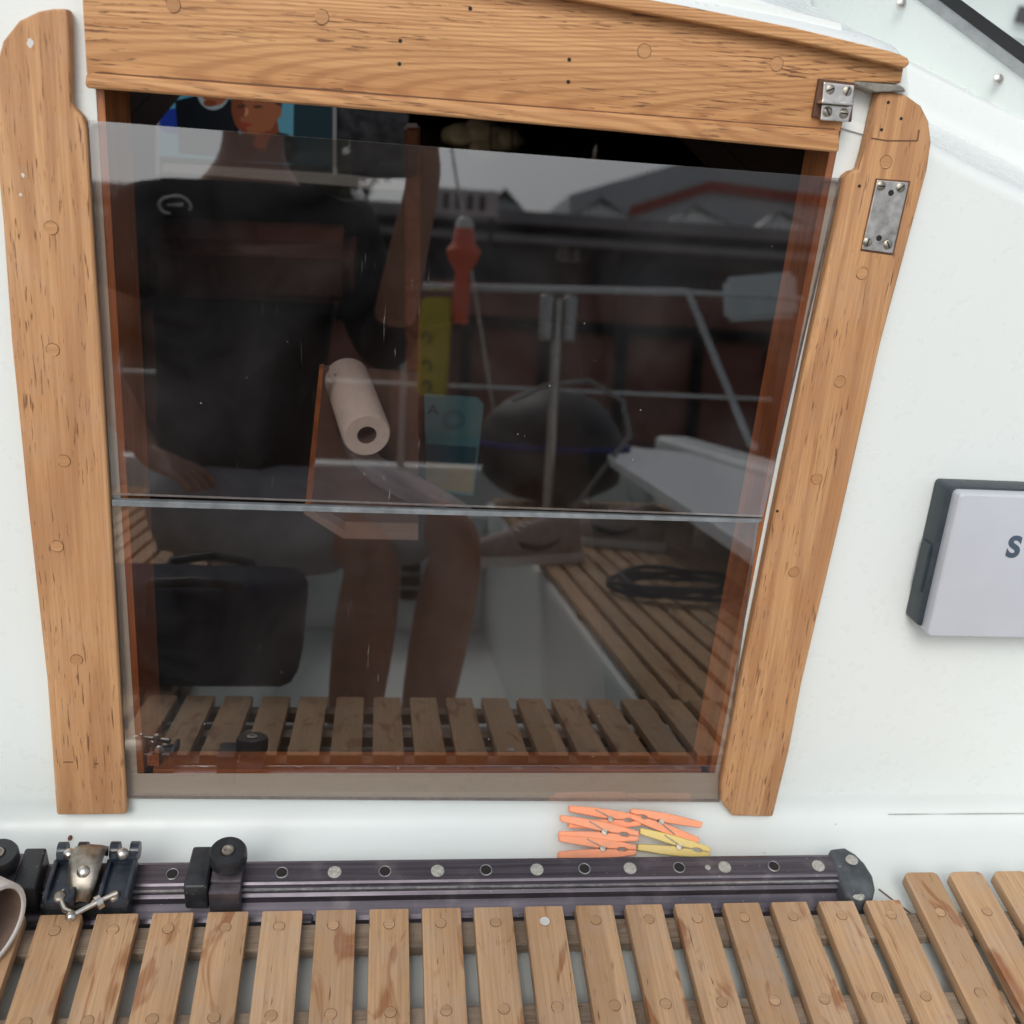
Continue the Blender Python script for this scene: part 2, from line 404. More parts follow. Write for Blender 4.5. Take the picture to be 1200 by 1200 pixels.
# ------------------------------------------------------------------ teak posts
PW = .0055
def wlocal(name, label, cat, at, group=None):
    """thing standing on the bulkhead, its empty at 'at' in bulkhead coordinates"""
    return empty(name, label, cat, group=group, mat=MW @ Matrix.Translation(at))
def rel(pts, at): return [(x-at[0], y-at[1]) for x, y in pts]
def plug(parent, pos, r=.0052, m=T_PLUG, name='wood_plug', z=0):
    bm = NB(); c = Vector((pos[0], pos[1], z))
    cyl(bm, c+Vector((0, 0, -.002)), c+Vector((0, 0, .0006)), r, n=22)
    a = random.uniform(0, 3.1)
    o = link(name, bm, [m, GROOVE], parent)
    bm2 = bmesh.new(); bm2.from_mesh(o.data)
    # dark glue ring round the plug
    n = 26; ri, ro = r, r+.0005
    A = [bm2.verts.new(c+Vector((ri*math.cos(k*2*math.pi/n), ri*math.sin(k*2*math.pi/n), .0003))) for k in range(n)]
    B = [bm2.verts.new(c+Vector((ro*math.cos(k*2*math.pi/n), ro*math.sin(k*2*math.pi/n), .00035))) for k in range(n)]
    for k in range(n):
        if math.sin(k*.24+a) > -.75:
            f = bm2.faces.new((A[k], A[(k+1) % n], B[(k+1) % n], B[k])); f.material_index = 1
    bm2.to_mesh(o.data); bm2.free()
    return o
def screw(parent, pos, r, z, ang=0, m=STEELD, name='screw', dome=.0012):
    bm = NB()
    M = Matrix.Translation((pos[0], pos[1], z)) @ Matrix.Rotation(ang, 4, 'Z')
    lathe(bm, [(0, dome), (r*.5, dome*.85), (r*.85, dome*.4), (r, 0), (r, -.001)], M, 18)
    o = link(name, bm, [m], parent, smooth=50)
    bs = NB(); box(bs, (-r*.8, -r*.13, dome*.5), (r*.8, r*.13, dome*1.12)); bmesh.ops.transform(bs, matrix=M, verts=bs.verts)
    link('slot', bs, SLOT, parent) if False else None
    o.data.materials.append(SLOT)
    b2 = bmesh.new(); b2.from_mesh(o.data); k = len(b2.faces)
    me = bpy.data.meshes.new('t'); bs.to_mesh(me); bs.free(); b2.from_mesh(me); b2.faces.ensure_lookup_table()
    for f in b2.faces[k:]: f.material_index = 1
    b2.to_mesh(o.data); b2.free(); bpy.data.meshes.remove(me)
    return o

def wp(pts, w): return [W(x, y, w) for x, y in pts]
LP = [(80, 10), (83, 122), (97, 137), (101, 150), (110, 300), (117, 400), (134, 700), (147, 925), (148, 955), (66, 956), (55, 800), (33, 600), (13, 400), (3, 260), (-8, 150), (-6, 80), (3, 48), (22, 24), (45, 13), (62, 10)]
at = (*W(105, 955, PW), 0)
lp = wlocal('teak_post', 'weathered teak post left of the tinted hatch boards, plain face without a metal plate', 'wooden post', at)
bm = NB(); poly(bm, rel(wp(LP, PW), at), WG+.0005, PW, .0035, 3); link('post_board', bm, T_POST, lp, smooth=35)
for (x, y) in ((60, 267), (62, 410), (75, 540), (90, 773), (67, 640)): plug(lp, rel([W(x, y, PW)], at)[0], z=PW)
for (x, y, l) in ((80, 893, .009), (113, 895, .004)):
    bm = NB(); p = rel([W(x, y, PW)], at)[0]; box(bm, (p[0]-l/2, p[1]-.0005, PW-.001), (p[0]+l/2, p[1]+.0005, PW+.0003)); link('chisel_mark', bm, GROOVE, lp)
PAINT = plain('dried_white_spot', (.62, .6, .56), .6)
for (x, y, r) in ((36, 50, .0030), (24, 228, .0013), (27, 205, .0015)):
    bm = NB()
    p = rel([W(x, y, PW)], at)[0]; n = 11
    vs = [bm.verts.new((p[0]+r*(.6+.5*random.random())*math.cos(k*2*math.pi/n), p[1]+r*(.8+.7*random.random())*math.sin(k*2*math.pi/n), PW+.0002)) for k in range(n)]
    bm.faces.new(vs); link('paint_spot', bm, PAINT, lp)

RP = [(1030, 107), (1022, 140), (1014, 175), (1007, 199), (998, 201), (990, 207), (980, 262), (950, 400), (908, 600), (868, 800), (846, 915), (845, 940), (858, 957), (906, 958), (925, 880), (940, 800), (985, 610), (1033, 400), (1087, 200), (1092, 167), (1089, 142), (1080, 124), (1062, 111), (1043, 107)]
at = (*W(880, 955, PW), 0)
rp = wlocal('teak_post', 'weathered teak post right of the hatch boards with a steel plate near its top', 'wooden post', at)
bm = NB(); poly(bm, rel(wp(RP, PW), at), WG+.0005, PW, .0035, 3); link('post_board', bm, T_POSTR, rp, smooth=35)
for (x, y) in ((1010, 320), (984, 447), (957, 561), (930, 670), (1038, 190)): plug(rp, rel([W(x, y, PW)], at)[0], z=PW)
for (x, y) in ((1041, 120), (1056, 139), (1033, 152), (1007, 218), (911, 599)):
    bm = NB(); p = rel([W(x, y, PW)], at)[0]; cyl(bm, (p[0], p[1], PW-.003), (p[0], p[1], PW+.0003), .0014, n=12); link('screw_hole', bm, SLOT, rp)
bm = NB()   # scarfed-in graving piece: dark glue line
ln = rel(wp([(1021, 162), (1040, 165), (1075, 165), (1077, 152)], PW), at)
for a, b in zip(ln, ln[1:]):
    d = Vector((b[0]-a[0], b[1]-a[1])).normalized()*.0006; q = Vector((-d.y, d.x))
    sheet(bm, [(a[0]-q.x, a[1]-q.y, PW+.0002), (a[0]+q.x, a[1]+q.y, PW+.0002), (b[0]+q.x, b[1]+q.y, PW+.0002), (b[0]-q.x, b[1]-q.y, PW+.0002)])
link('repair_line', bm, GROOVE, rp)
# steel plate
pl = [(1028, 211), (1065, 214), (1046, 297), (1010, 292)]
bm = NB(); poly(bm, rel(wp([(1026, 209), (1067, 212), (1047, 299.5), (1008, 294)], PW), at), PW-.001, PW+.0002); link('bedding', bm, GROOVE, rp)
bm = NB(); poly(bm, rel(wp(pl, PW+.002), at), PW-.001, PW+.0022, .0006); plate = link('keeper_plate', bm, STEEL, rp)
for i, (x, y) in enumerate(((1033, 218), (1056, 220), (1017, 284), (1041, 287))):
    screw(plate, rel([W(x, y, PW+.003)], at)[0], .0042, PW+.0023, i*.7)
for (x, y) in ((1044, 226), (1030, 279)):
    bm = NB(); p = rel([W(x, y, PW+.002)], at)[0]; cyl(bm, (p[0], p[1], PW), (p[0], p[1], PW+.0024), .0026, n=16); link('hole', bm, SLOT, plate)

# ------------------------------------------------------------------ varnished liner inside the opening
at = (0, HB, 0)
lin = wlocal('hatch_liner', 'reddish varnished teak frame lining the companionway opening behind the tinted boards', 'door frame', at)
def liner(side, t=.014, d=.085):
    e0 = (hole(side, HB), 0); e1 = (hole(side, HT), HT-HB)
    s = -side
    bm = NB(); z0 = WG-.001; z1 = WG-d
    vs = []
    for (x, y) in (e0, e1):
        vs.append([bm.verts.new(q) for q in ((x+s*-.001, y, z0), (x+s*.006, y, z0), (x+s*.010, y, z0-.03), (x+s*.013, y, z1), (x-s*.02, y, z1), (x-s*.02, y, z0))])
    for i in range(6): bm.faces.new((vs[0][i], vs[0][(i+1) % 6], vs[1][(i+1) % 6], vs[1][i]))
    bm.faces.new(vs[0]); bm.faces.new(vs[1])
    return bm
link('side_jamb', liner(-1, d=.058), T_IN, lin); link('side_jamb', liner(1, d=.040), T_IN, lin)
bm = NB(); xl, xr = hole(-1, HB), hole(1, HB)
poly(bm, [(xl+.0145, -.02), (xr-.0145, -.02), (xr-.0145, .004), (xl+.0145, .004)], WG-.034, WG-.001, .0015)
link('sill', bm, T_INX, lin)
bm = NB()
bm.free()
for x in (xl+.008, xr-.02):
    bm = NB(); box(bm, (x, .0042, WG-.018), (x+.012, .018, WG-.006), .001); link('corner_block', bm, T_INX, lin)

# ------------------------------------------------------------------ acrylic boards
def board(name, label, pts, extra=None):
    at = (*[sum(c)/len(pts) for c in zip(*pts)][:2], 0)
    t = wlocal(name, label, 'hatch board', at, 'tinted acrylic hatch boards')
    bm = NB(); P = rel(pts, at)
    vs = [bm.verts.new((x, y, 0)) for x, y in P]; vb = [bm.verts.new((x, y, -.006)) for x, y in P]
    fa = bm.faces.new(vs); fb = bm.faces.new(vb); bm.normal_update()
    if fa.normal.z < 0: fa.normal_flip()
    if fb.normal.z > 0: fb.normal_flip()
    link('pane', bm, ACR, t, recalc=False)
    bm = NB(); n = len(P)
    vs = [bm.verts.new((x, y, -.0002)) for x, y in P]; vb = [bm.verts.new((x, y, -.0058)) for x, y in P]
    for i in range(n): bm.faces.new((vs[i], vb[i], vb[(i+1) % n], vs[(i+1) % n]))
    link('cut_edge', bm, EDGE, t)
    return t, at
xL = lambda v: W(103, 150)[0]*(v/.64)+W(150, 937)[0]*(1-v/.64)
ub, _ = board('hatch_board', 'upper smoked acrylic hatch board reflecting overcast sky, quayside and the photographer',
      [W(103, 141), W(986, 209), W(894, 606), W(131, 580)])
lb, ab = board('hatch_board', 'lower smoked acrylic hatch board with grey sealing strip along its top edge',
      [W(131, 589), W(889, 613), W(843, 940), W(150, 936)])
bm = NB(); q = rel(wp([(131, 586), (400, 594.5), (894, 609), (889, 613), (400, 600.5), (131, 593)], .001), ab)
poly(bm, q, -.006, .0012, .0005); link('sealing_strip', bm, SEALM, lb)

# ------------------------------------------------------------------ sliding hatch
FW = .012
at = (*W(540, 120, FW), 0)
ht = wlocal('sliding_hatch', 'sliding hatch with varnished teak front beam and white lid closed above the tinted boards', 'hatch', at)
FP = [(101, 87), (400, 110), (700, 133), (985, 155), (992, 130), (1002, 95), (1056, 98), (1060, 76), (930, 44), (800, 19), (690, -1), (560, -20), (300, -45), (90, -58), (96, 0)]
bm = NB(); poly(bm, rel(wp(FP, FW), at), -.012, FW, .002, 2); fas = link('front_beam', bm, T_FASC, ht, smooth=35)
bm = NB(); bp = [(100, 85), (400, 108), (700, 131), (985, 153), (984, 179), (700, 152), (400, 126), (99, 103)]
poly(bm, rel(wp(bp, .018), at), -.012, .018, .0035, 3); link('lower_rail', bm, T_FASC, ht, smooth=35)
bm = NB()
a0 = rel(wp([(x, y) for x, y in ((100, 84.5), (400, 108), (700, 131), (985, 153.5))], .0185), at)
tp = [(92, -71), (300, -58), (560, -34), (690, -13), (800, 6), (930, 32), (1045, 60), (1064, 67), (1067, 74), (1062, 80), (1040, 75), (930, 48), (800, 23), (690, 3), (560, -19), (300, -44), (92, -57)]
bm = NB(); poly(bm, rel(wp(tp, .024), at), -.012, .024, .0025, 3); link('top_rail', bm, T_FASC, ht, smooth=35)
for (x, y) in ((203, 6), (377, 20), (755, 60), (910, 75)): plug(fas, rel([W(x, y, FW)], at)[0], r=.0052, z=FW)
for (x, y) in ((469, 48), (468, 75), (667, 70), (666, 96), (551, 10)):
    bm = NB(); p = rel([W(x, y, FW)], at)[0]; cyl(bm, (p[0], p[1], FW-.003), (p[0], p[1], FW+.0003), .0016, n=12); link('screw_hole', bm, SLOT, ht)
# dark crack line where rail meets beam
bm = NB()
pr = rel(wp([(110, 86), (260, 97), (430, 110), (640, 127), (860, 144), (980, 153)], .0155), at)
for a, b in zip(pr, pr[1:]): sheet(bm, [(a[0], a[1]-.0012, FW+.0004), (b[0], b[1]-.0012, FW+.0004), (b[0], b[1]+.0014, FW+.0004), (a[0], a[1]+.0012, FW+.0004)])
link('glue_line', bm, GROOVE, ht)
# white lid
lid = rel(wp([(90, -70), (300, -62), (560, -42), (690, -22), (800, -3), (930, 22), (1020, 43), (1052, 54), (1064, 68), (1067, 100)], .004), at)
low = [(lid[-1][0]-.004, lid[-1][1]-.002), (lid[0][0], lid[-1][1]-.002)]
bm = NB(); n = len(lid); 
NV = []
for j, (dz, up_) in enumerate(((0.004, -.006), (-.004, 0), (-.05, .004), (-.15, .006), (-.4, .004), (-.6, -.02))):
    NV.append([bm.verts.new((x, y+up_+(-dz*math.tan(LEAN)*0 if dz < 0 else 0), dz)) for x, y in lid])
# keep the lid level: its forward run follows world horizontal, not the lean
for row, dz in zip(NV, (0.004, -.004, -.05, -.15, -.4, -.6)):
    for v in row:
        s = max(0, -dz); v.co.y += s*math.sin(LEAN)*.62
for A, B in zip(NV, NV[1:]):
    for i in range(n-1): bm.faces.new((A[i], A[i+1], B[i+1], B[i]))
fr = [bm.verts.new((x, y, .004)) for x, y in low]; bm.faces.new(NV[0]+fr)
link('lid', bm, GEL, ht, smooth=50)
# hasp: two stainless angles on a dark wood pad
bm = NB(); poly(bm, rel(wp([(958, 92), (1000, 97), (996, 143), (950, 137)], FW), at), FW, FW+.004, .001); pad = link('hasp_pad', bm, plain('dark_wood_pad', (.10, .045, .022), .7, 0, .3, 100), ht)
bm = NB()
poly(bm, rel(wp([(965, 96), (1001, 100), (999, 121), (963, 118)], FW+.006), at), FW+.004, FW+.007, .001)
poly(bm, rel(wp([(963, 122), (999, 125), (994, 143), (961, 141)], FW+.006), at), FW+.004, FW+.0065, .001)
poly(bm, rel(wp([(963, 117), (1000, 120), (1000, 124), (962, 121)], FW+.014), at), FW+.004, FW+.015, .0008)
hasp = link('hasp_bracket', bm, STEEL, ht)
for i, (x, y) in enumerate(((973, 105), (993, 107), (970, 131), (989, 133))): screw(hasp, rel([W(x, y, FW+.007)], at)[0], .0042, FW+.0068, i*.9+.4)
# slide bracket on top of right post
bm = NB(); poly(bm, rel(wp([(1006, 93), (1060, 100), (1066, 107), (1030, 108), (1004, 98)], .016), at), -.02, .010, .001); link('slide_runner', bm, STEELD, ht)

# ------------------------------------------------------------------ windscreen top right
ws = empty('windscreen', 'white framed boat windscreen with silver strip and black rubber seal behind the hatch', 'windscreen', IY(1120, 60, .40))
wl = ws.location.copy()
def line3(pts, Y): return [IY(x, y, Yk)-wl for (x, y), Yk in zip(pts, Y)]
Ys = (.52, .40, .30)
def band(lo, hi, off, th, m, name):
    bm = NB()
    xs_ = [0, .5, 1]
    a = line3(lo, Ys); b = line3(hi, Ys)
    o = Vector((0, -1, 0))
    va = [[bm.verts.new(p+o*off), bm.verts.new(q+o*off), bm.verts.new(q+o*(off-th)), bm.verts.new(p+o*(off-th))] for p, q in zip(a, b)]
    for A, B in zip(va, va[1:]):
        for i in range(4): bm.faces.new((A[i], A[(i+1) % 4], B[(i+1) % 4], B[i]))
    bm.faces.new(va[0]); bm.faces.new(va[-1])
    bmesh.ops.bevel(bm, geom=[e for e in bm.edges if len(e.link_faces) == 2 and e.calc_face_angle(0) > .5], offset=min(.004, th*.3), segments=2, affect='EDGES')
    return link(name, bm, m, ws, smooth=40)
Lb = [(960, 52), (1100, 135), (1260, 222)]
Lf = [(960, -85), (1100, 18), (1260, 138)]; Lf2 = [(960, -101), (1100, 1), (1260, 121)]
fr_ = band(Lb, Lf, 0, .03, GEL, 'frame')
band(Lf, Lf2, .004, .03, plain('silver_trim', (.36, .37, .38), .35, .6, .15, 80), 'trim_strip')
Lf3 = [(960, -118), (1100, -18), (1260, 99)]
band(Lf2, Lf3, .006, .03, RUB, 'rubber_seal')
Lg = [(960, -300), (1100, -220), (1260, -110)]
bm = NB(); a = line3(Lf3, Ys); b = line3(Lg, [y+.06 for y in Ys])
va = [[bm.verts.new(p+Vector((0, dy, 0))) for p in (pa, pb) for dy in (0,)] for pa, pb in zip(a, b)]
for A, B in zip(va, va[1:]): bm.faces.new((A[0], A[1], B[1], B[0]))
link('glass', bm, GLASS, ws)
for (x, y, Y) in ((1056, 5, .43), (1170, 94, .352)):
    p = IY(x, y, Y-.003)-wl; bm = NB()
    q = Vector((0, -1, 0.1)).to_track_quat('Z', 'Y').to_matrix().to_4x4()
    lathe(bm, [(0, .0022), (.003, .002), (.005, .001), (.006, 0)], Matrix.Translation(p) @ q, 18); link('screw_cap', bm, STEEL, ws, smooth=50)

# ------------------------------------------------------------------ instrument
at = (*W(1150, 660, 0), WG)
ins = wlocal('instrument_display', 'instrument display with pale grey cover marked with a letter S on the white bulkhead', 'instrument', at)
h = W(1125, 578, .03); l = W(1090, 740, .03)
y1, y0 = h[1], l[1]; xb = (h[0]+l[0])/2
def rrect(x0, y0, x1, y1, r, n=5):
    out = []
    for cx, cy, a in ((x1-r, y1-r, 0), (x0+r, y1-r, 90), (x0+r, y0+r, 180), (x1-r, y0+r, 270)):
        for k in range(n+1): t = R(a+90*k/n); out.append((cx+r*math.cos(t), cy+r*math.sin(t)))
    return out
wd = .165
bm = NB(); poly(bm, rel(rrect(xb-.007, y0-.001, xb+wd+.008, y1+.0025, .005), at), 0, .026, .003); link('case', bm, CASE_D, ins, smooth=35)
bm = NB(); poly(bm, rel(rrect(xb-.0095, y0+.035, xb-.0055, y1-.06, .0015), at), .006, .022, .001); link('case_rib', bm, CASE_D, ins)
bm = NB(); poly(bm, rel(rrect(xb-.001, y0-.006, xb+wd, y1, .005), at), .020, .040, .004, 3); cov = link('sun_cover', bm, CASE_L, ins, smooth=35)
def text(s, size, m, parent, M, ext=.0003, off=.0, name='lettering'):
    cu = bpy.data.curves.new(name, 'FONT'); cu.body = s; cu.size = size; cu.extrude = ext; cu.offset = off
    o = bpy.data.objects.new(name, cu); scn.collection.objects.link(o)
    dg = bpy.context.evaluated_depsgraph_get(); me = bpy.data.meshes.new_from_object(o.evaluated_get(dg))
    bpy.data.objects.remove(o); me.materials.clear(); me.materials.append(m)
    q = bpy.data.objects.new(name, me); scn.collection.objects.link(q); q.parent = parent; q.matrix_local = M; return q
s0 = rel([W(1183.5, 656, .04)], at)[0]
text('S', .030, INK, cov, Matrix.Translation((s0[0], s0[1], .0402)), off=.0012)

# ------------------------------------------------------------------ mainsheet track
tl = H(160, 1010, 0); TY = -.073
trk = empty('mainsheet_track', 'dark anodised mainsheet traveller track with a row of bolts along the bridge deck', 'track', (0, TY, DZ))
xe = H(985, 1008, 0).x; xs0 = -.46
PR = [(0, 0), (0, .006), (-.0015, .010), (-.004, .012), (-.004, .030), (-.001, .033), (-.001, .0355), (-.004, .0365), (-.024, .0345), (-.026, .0330), (-.026, .0315), (-.0295, .0315), (-.031, .030), (-.031, .0275), (-.034, .0255), (-.034, .018), (-.046, .0125), (-.049, .010), (-.049, 0)]
bm = NB(); A = [bm.verts.new((xs0, y, z)) for y, z in PR]; B = [bm.verts.new((xe, y, z)) for y, z in PR]
for i in range(len(PR)): bm.faces.new((A[i], A[(i+1) % len(PR)], B[(i+1) % len(PR)], B[i]))
bm.faces.new(A); bm.faces.new(B); link('rail', bm, ALU, trk)
bm = NB(); box(bm, (xs0, -.0318, .0298), (xe, -.0292, .0325), .0006); link('lip', bm, ALUB, trk)
kinds = [(202, 0), (330, 0), (392, 1), (451, 0), (513, 1), (570, 0), (630, 1), (686, 0), (740, 1), (798, 0), (852, 1), (910, 0), (963, 1), (832, 2)]
for (px, k) in kinds:
    p = H(px, 1024.5, .0005) - Vector((0, TY, DZ)); sl = (.0345-.0365)/(-.020)
    z = .0352; y = -.0145
    M = Matrix.Translation((p.x, y, z+.0003)) @ Matrix.Rotation(math.atan(.1), 4, 'X')
    if k == 0:
        bm = NB(); lathe(bm, [(.0052, .0006), (0, .0006)], M, 20); o = link('bolt_hole', bm, SLOT, trk)
        bm = NB(); n = 20
        lathe(bm, [(.0051, .0007), (.0057, .0009), (.0062, .0003)], M, 20); link('rim', bm, ALUB, o)
    elif k == 1:
        bm = NB(); lathe(bm, [(0, .0010), (.004, .0010), (.0062, .0006), (.0066, 0)], M, 14); link('bolt', bm, NYLON, trk, smooth=40)
    else:
        bm = NB(); lathe(bm, [(0, .0006), (.002, .0006), (.003, 0)], M, 8); link('blob', bm, NYLON, trk)
# end cap
bm = NB()
cx = xe
oc = [(-.010, .004), (.008, .006), (.020, .002), (.028, -.008), (.031, -.022), (.029, -.036), (.022, -.048), (.010, -.054), (-.004, -.053), (-.010, -.048)]
poly(bm, [(cx+x, y) for x, y in oc], 0, .040, .006, 3)
for v in bm.verts:
    if v.co.z > .02 and v.co.x > cx+.008: v.co.z -= (v.co.x-cx-.008)*.45
    if v.co.z > .02 and v.co.y < -.025: v.co.z -= (-.025-v.co.y)*.3
cap = link('end_cap', bm, GREYR, trk, smooth=60)
for (dx, y, z) in ((.010, -.010, .0386), (.004, -.0475, .032)):
    bm = NB(); lathe(bm, [(0, .001), (.004, .001), (.0062, .0004), (.0065, 0)], Matrix.Translation((cx+dx, y, z)), 16); link('cap_screw', bm, NYLON, cap, smooth=40)
for i, px in enumerate((262,)):
    bm = NB(); p = H(350, 1060, DZ+.01); box(bm, (p.x-.012, -.060, 0), (p.x+.014, -.050, .022), .001); link('track_foot', bm, ALU, trk)

# ------------------------------------------------------------------ stops and traveller car (sit on the track)
def stop(px, label, f=1):
    c = H(px, 1010, .012); t = empty('track_stop', label, 'track stop', (c.x, TY-.016, 0), 'stops clamped on the track')
    bm = NB(); poly(bm, [(f*-.006, -.018), (f*.022, -.018), (f*.022, .015), (f*-.006, .017)], .0025, .014, .002)      # saddle top
    box(bm, (f*-.006, -.030, -.016), (f*.022, -.0185, .012), .002)
    link('stop_body', bm, ALU, t, smooth=35)
    bm = NB(); poly(bm, [(f*-.028, -.028), (f*-.007, -.028), (f*-.007, .018), (f*-.026, .018)], -.012, .020, .003, 3); link('rubber_buffer', bm, BLK, t, smooth=35)
    bm = NB(); lathe(bm, [(.011, .012), (.0125, .018), (.016, .020), (.0172, .024), (.0172, .033), (.016, .0355), (.007, .0355), (.006, .0345), (0, .0345)], Matrix.Translation((f*.009, -.001, 0)), 30)
    k = link('knob', bm, BLK, t, smooth=40)
    bm = NB(); lathe(bm, [(.0058, .0352), (.0055, .0368), (.0035, .037), (.0025, .0355), (0, .0353)], Matrix.Translation((f*.009, -.001, 0)), 20); link('knob_bolt', bm, STEELD, k, smooth=40)
    return t
stop(258, 'black knobbed track stop standing alone on the track under the teak post')
stop(18, 'black knobbed track stop cut by the left edge of the picture, left of the car', -1)
c = H(105, 1030, .01)
car = empty('traveller_car', 'mainsheet traveller car with two dark wheel housings, steel bracket and shackle', 'traveller car', (c.x, TY-.020, 0))
bm = NB(); box(bm, (-.038, -.032, -.012), (.038, .016, .006), .003); link('car_base', bm, BLK, car)
for s, px in ((-1, 75), (1, 138)):
    x = (H(px, 1030, .02).x-c.x)
    bm = NB()
    poly(bm, [(x-.014, -.034), (x+.012, -.034), (x+.013, .006), (x+.008, .020), (x-.008, .020), (x-.013, .006)], .0065, .014, .002)
    box(bm, (x-.014, -.034, .010), (x-.010, .008, .020), .0012); box(bm, (x+.009, -.034, .010), (x+.013, .008, .020), .0012)
    box(bm, (x-.013, .006, .010), (x+.012, .016, .022), .003)
    for q in (-.010, .008): cyl(bm, (x+q-.004, .021, .016), (x+q+.004, .021, .016), .008, n=16)
    hb = link('wheel_housing', bm, NAVY, car, smooth=35)
    bm = NB(); lathe(bm, [(0, .0285), (.003, .028), (.0052, .0255), (.006, .022)], Matrix.Translation((x-.001, .011, 0)), 20); link('dome_nut', bm, STEEL, hb, smooth=60)
    bm = NB(); lathe(bm, [(0, .0165), (.004, .0165), (.0055, .015), (.006, .0125)], Matrix.Translation((x-.001, -.028, 0)), 20); link('rivet', bm, STEELD, hb, smooth=60)
bm = NB()
ptsb = [(.016, .018), (.018, .026), (.010, .031), (-.004, .031), (-.018, .024), (-.030, .010)]
W2 = [.014, .0145, .0145, .014, .012, .006]
sec = []
for (y, z), w in zip(ptsb, W2): sec.append([bm.verts.new((q*w-.002, y, z-.003*(q*q))) for q in (-1, -.6, 0, .6, 1)] )
for A, B in zip(sec, sec[1:]):
    for i in range(4): bm.faces.new((A[i], A[i+1], B[i+1], B[i]))
br = link('sheet_bracket', bm, STEELD, car, smooth=60)
sm = br.modifiers.new('thick', 'SOLIDIFY'); sm.thickness = .003; sm.offset = 0
bm = NB(); lathe(bm, [(0, .004), (.003, .0038), (.0055, .002), (.006, 0)], Matrix.Translation((-.002, -.012, .027)) @ Matrix.Rotation(R(35), 4, 'X'), 20); link('bracket_rivet', bm, STEEL, br, smooth=60)
bm = NB()
arc = [(-.002+.015*math.cos(t), -.030-.013*math.sin(t)*.7, .012+.010*math.sin(t)) for t in [math.pi*(k/14)*1.25-.4 for k in range(15)]]
arc = [(-.002-.0145, -.020, .014), (-.002-.018, -.030, .011), (-.002-.014, -.042, .012), (-.002-.006, -.046, .013)]
tube(bm, [(-.017, -.014, .010), (-.019, -.022, .012), (-.018, -.032, .013), (-.012, -.042, .014), (-.005, -.046, .015)], .0026, 10)
tube(bm, [(.012, -.014, .010), (.015, -.022, .012), (.014, -.030, .013), (.010, -.036, .014)], .0026, 10)
sh = link('shackle_bow', bm, STEEL, car, smooth=60)
bm = NB(); tube(bm, [(-.006, -.050, .015), (.020, -.034, .018), (.030, -.029, .019)], .0022, 10)
ellip(bm, (-.005, -.050, .015), (.005, .0045, .005), 2); cyl(bm, (.014, -.039, .0175), (.018, -.036, .018), .0062, n=16)
link('shackle_pin', bm, STEEL, sh, smooth=50)

# ------------------------------------------------------------------ clothes pegs on the ledge
def peg(m, label, a, b, za, zb, flip=False):
    A = H(*a, za); B = H(*b, zb); d = (B-A); L = d.length
    yv = Vector((0, .75, .66)); yv = (yv-yv.dot(d)/d.dot(d)*d).normalized(); zv = d.normalized().cross(yv)
    M = Matrix.Translation((A+B)/2) @ Matrix((d.normalized(), yv, zv)).transposed().to_4x4()
    if zv.dot(CAM-A) < 0: M = M @ Matrix.Rotation(math.pi, 4, 'X')
    t = empty('clothes_peg', label, 'clothes peg', group='clothes pegs heaped on the ledge', mat=M)
    h = L/2; k = -1 if flip else 1
    for s in (1, -1):
        # side profile: jaw end at +h, pivot near +.1h, handle end spread at -h
        P = [(-h, s*.0112), (-h*.99, s*.0050), (-h*.3, s*.0016), (h*.02, s*.0004), (h*.14, s*.0022), (h*.26, s*.0004), (h*.5, s*.0004), (h*.56, s*.0020), (h*.70, s*.0020), (h*.78, s*.0003), (h, s*.0003), (h*.99, s*.0050), (h*.5, s*.0080), (h*.05, s*.0098), (-h*.35, s*.0108)]
        P = [(x*k, y) for x, y in P]
        bm = NB(); poly(bm, P, -.0045, .0045, .0007, 1); link('prong', bm, m, t)
    bm = NB(); cx = h*.13*k
    hel = [(cx+.0026*math.cos(u), .0026*math.sin(u), -.0055+.011*u/(8*math.pi)) for u in [j*8*math.pi/64 for j in range(65)]]
    tube(bm, hel, .0007, 6)
    tube(bm, [(cx+.0026, 0, .0055), (cx-.006*k, .004, .0056), (cx-.016*k, .0085, .0052), (cx-.018*k, .009, .0)], .0006, 6)
    tube(bm, [(cx+.0026, 0, -.0055), (cx-.006*k, -.004, -.0056), (cx-.016*k, -.0085, -.0052), (cx-.018*k, -.009, .0)], .0006, 6)
    cyl(bm, (cx, 0, .0045), (cx, 0, .0058), .0030, n=16)
    link('spring', bm, STEELD, t, smooth=60)
    return t
peg(ORANGE, 'uppermost orange peg of the left heap, its tail touching the upper right peg', (666, 957), (751, 962), -.006, -.010)
peg(ORANGE, 'middle orange peg of the left heap, slanting down towards the yellow peg', (655, 968), (748, 980), -.010, -.012)
peg(ORANGE, 'lowest orange peg of the left heap, lying against the dark track', (654, 992), (745, 996), -.021, -.021)
peg(ORANGE, 'separate orange peg lying above the yellow peg on the right', (820, 976), (738, 953), -.014, -.004)
peg(YELLOW, 'only yellow peg, lying at the right end of the peg heap', (748, 983), (832, 999), -.020, -.021)

bm = NB(); p = H(82, 982, DZ+.002); ellip(bm, p, (.0022, .0035, .0014), 2); tag(link('seed_husk', bm, HUSK, smooth=60), 'tiny brown seed husk on the white ledge above the traveller car', 'seed')

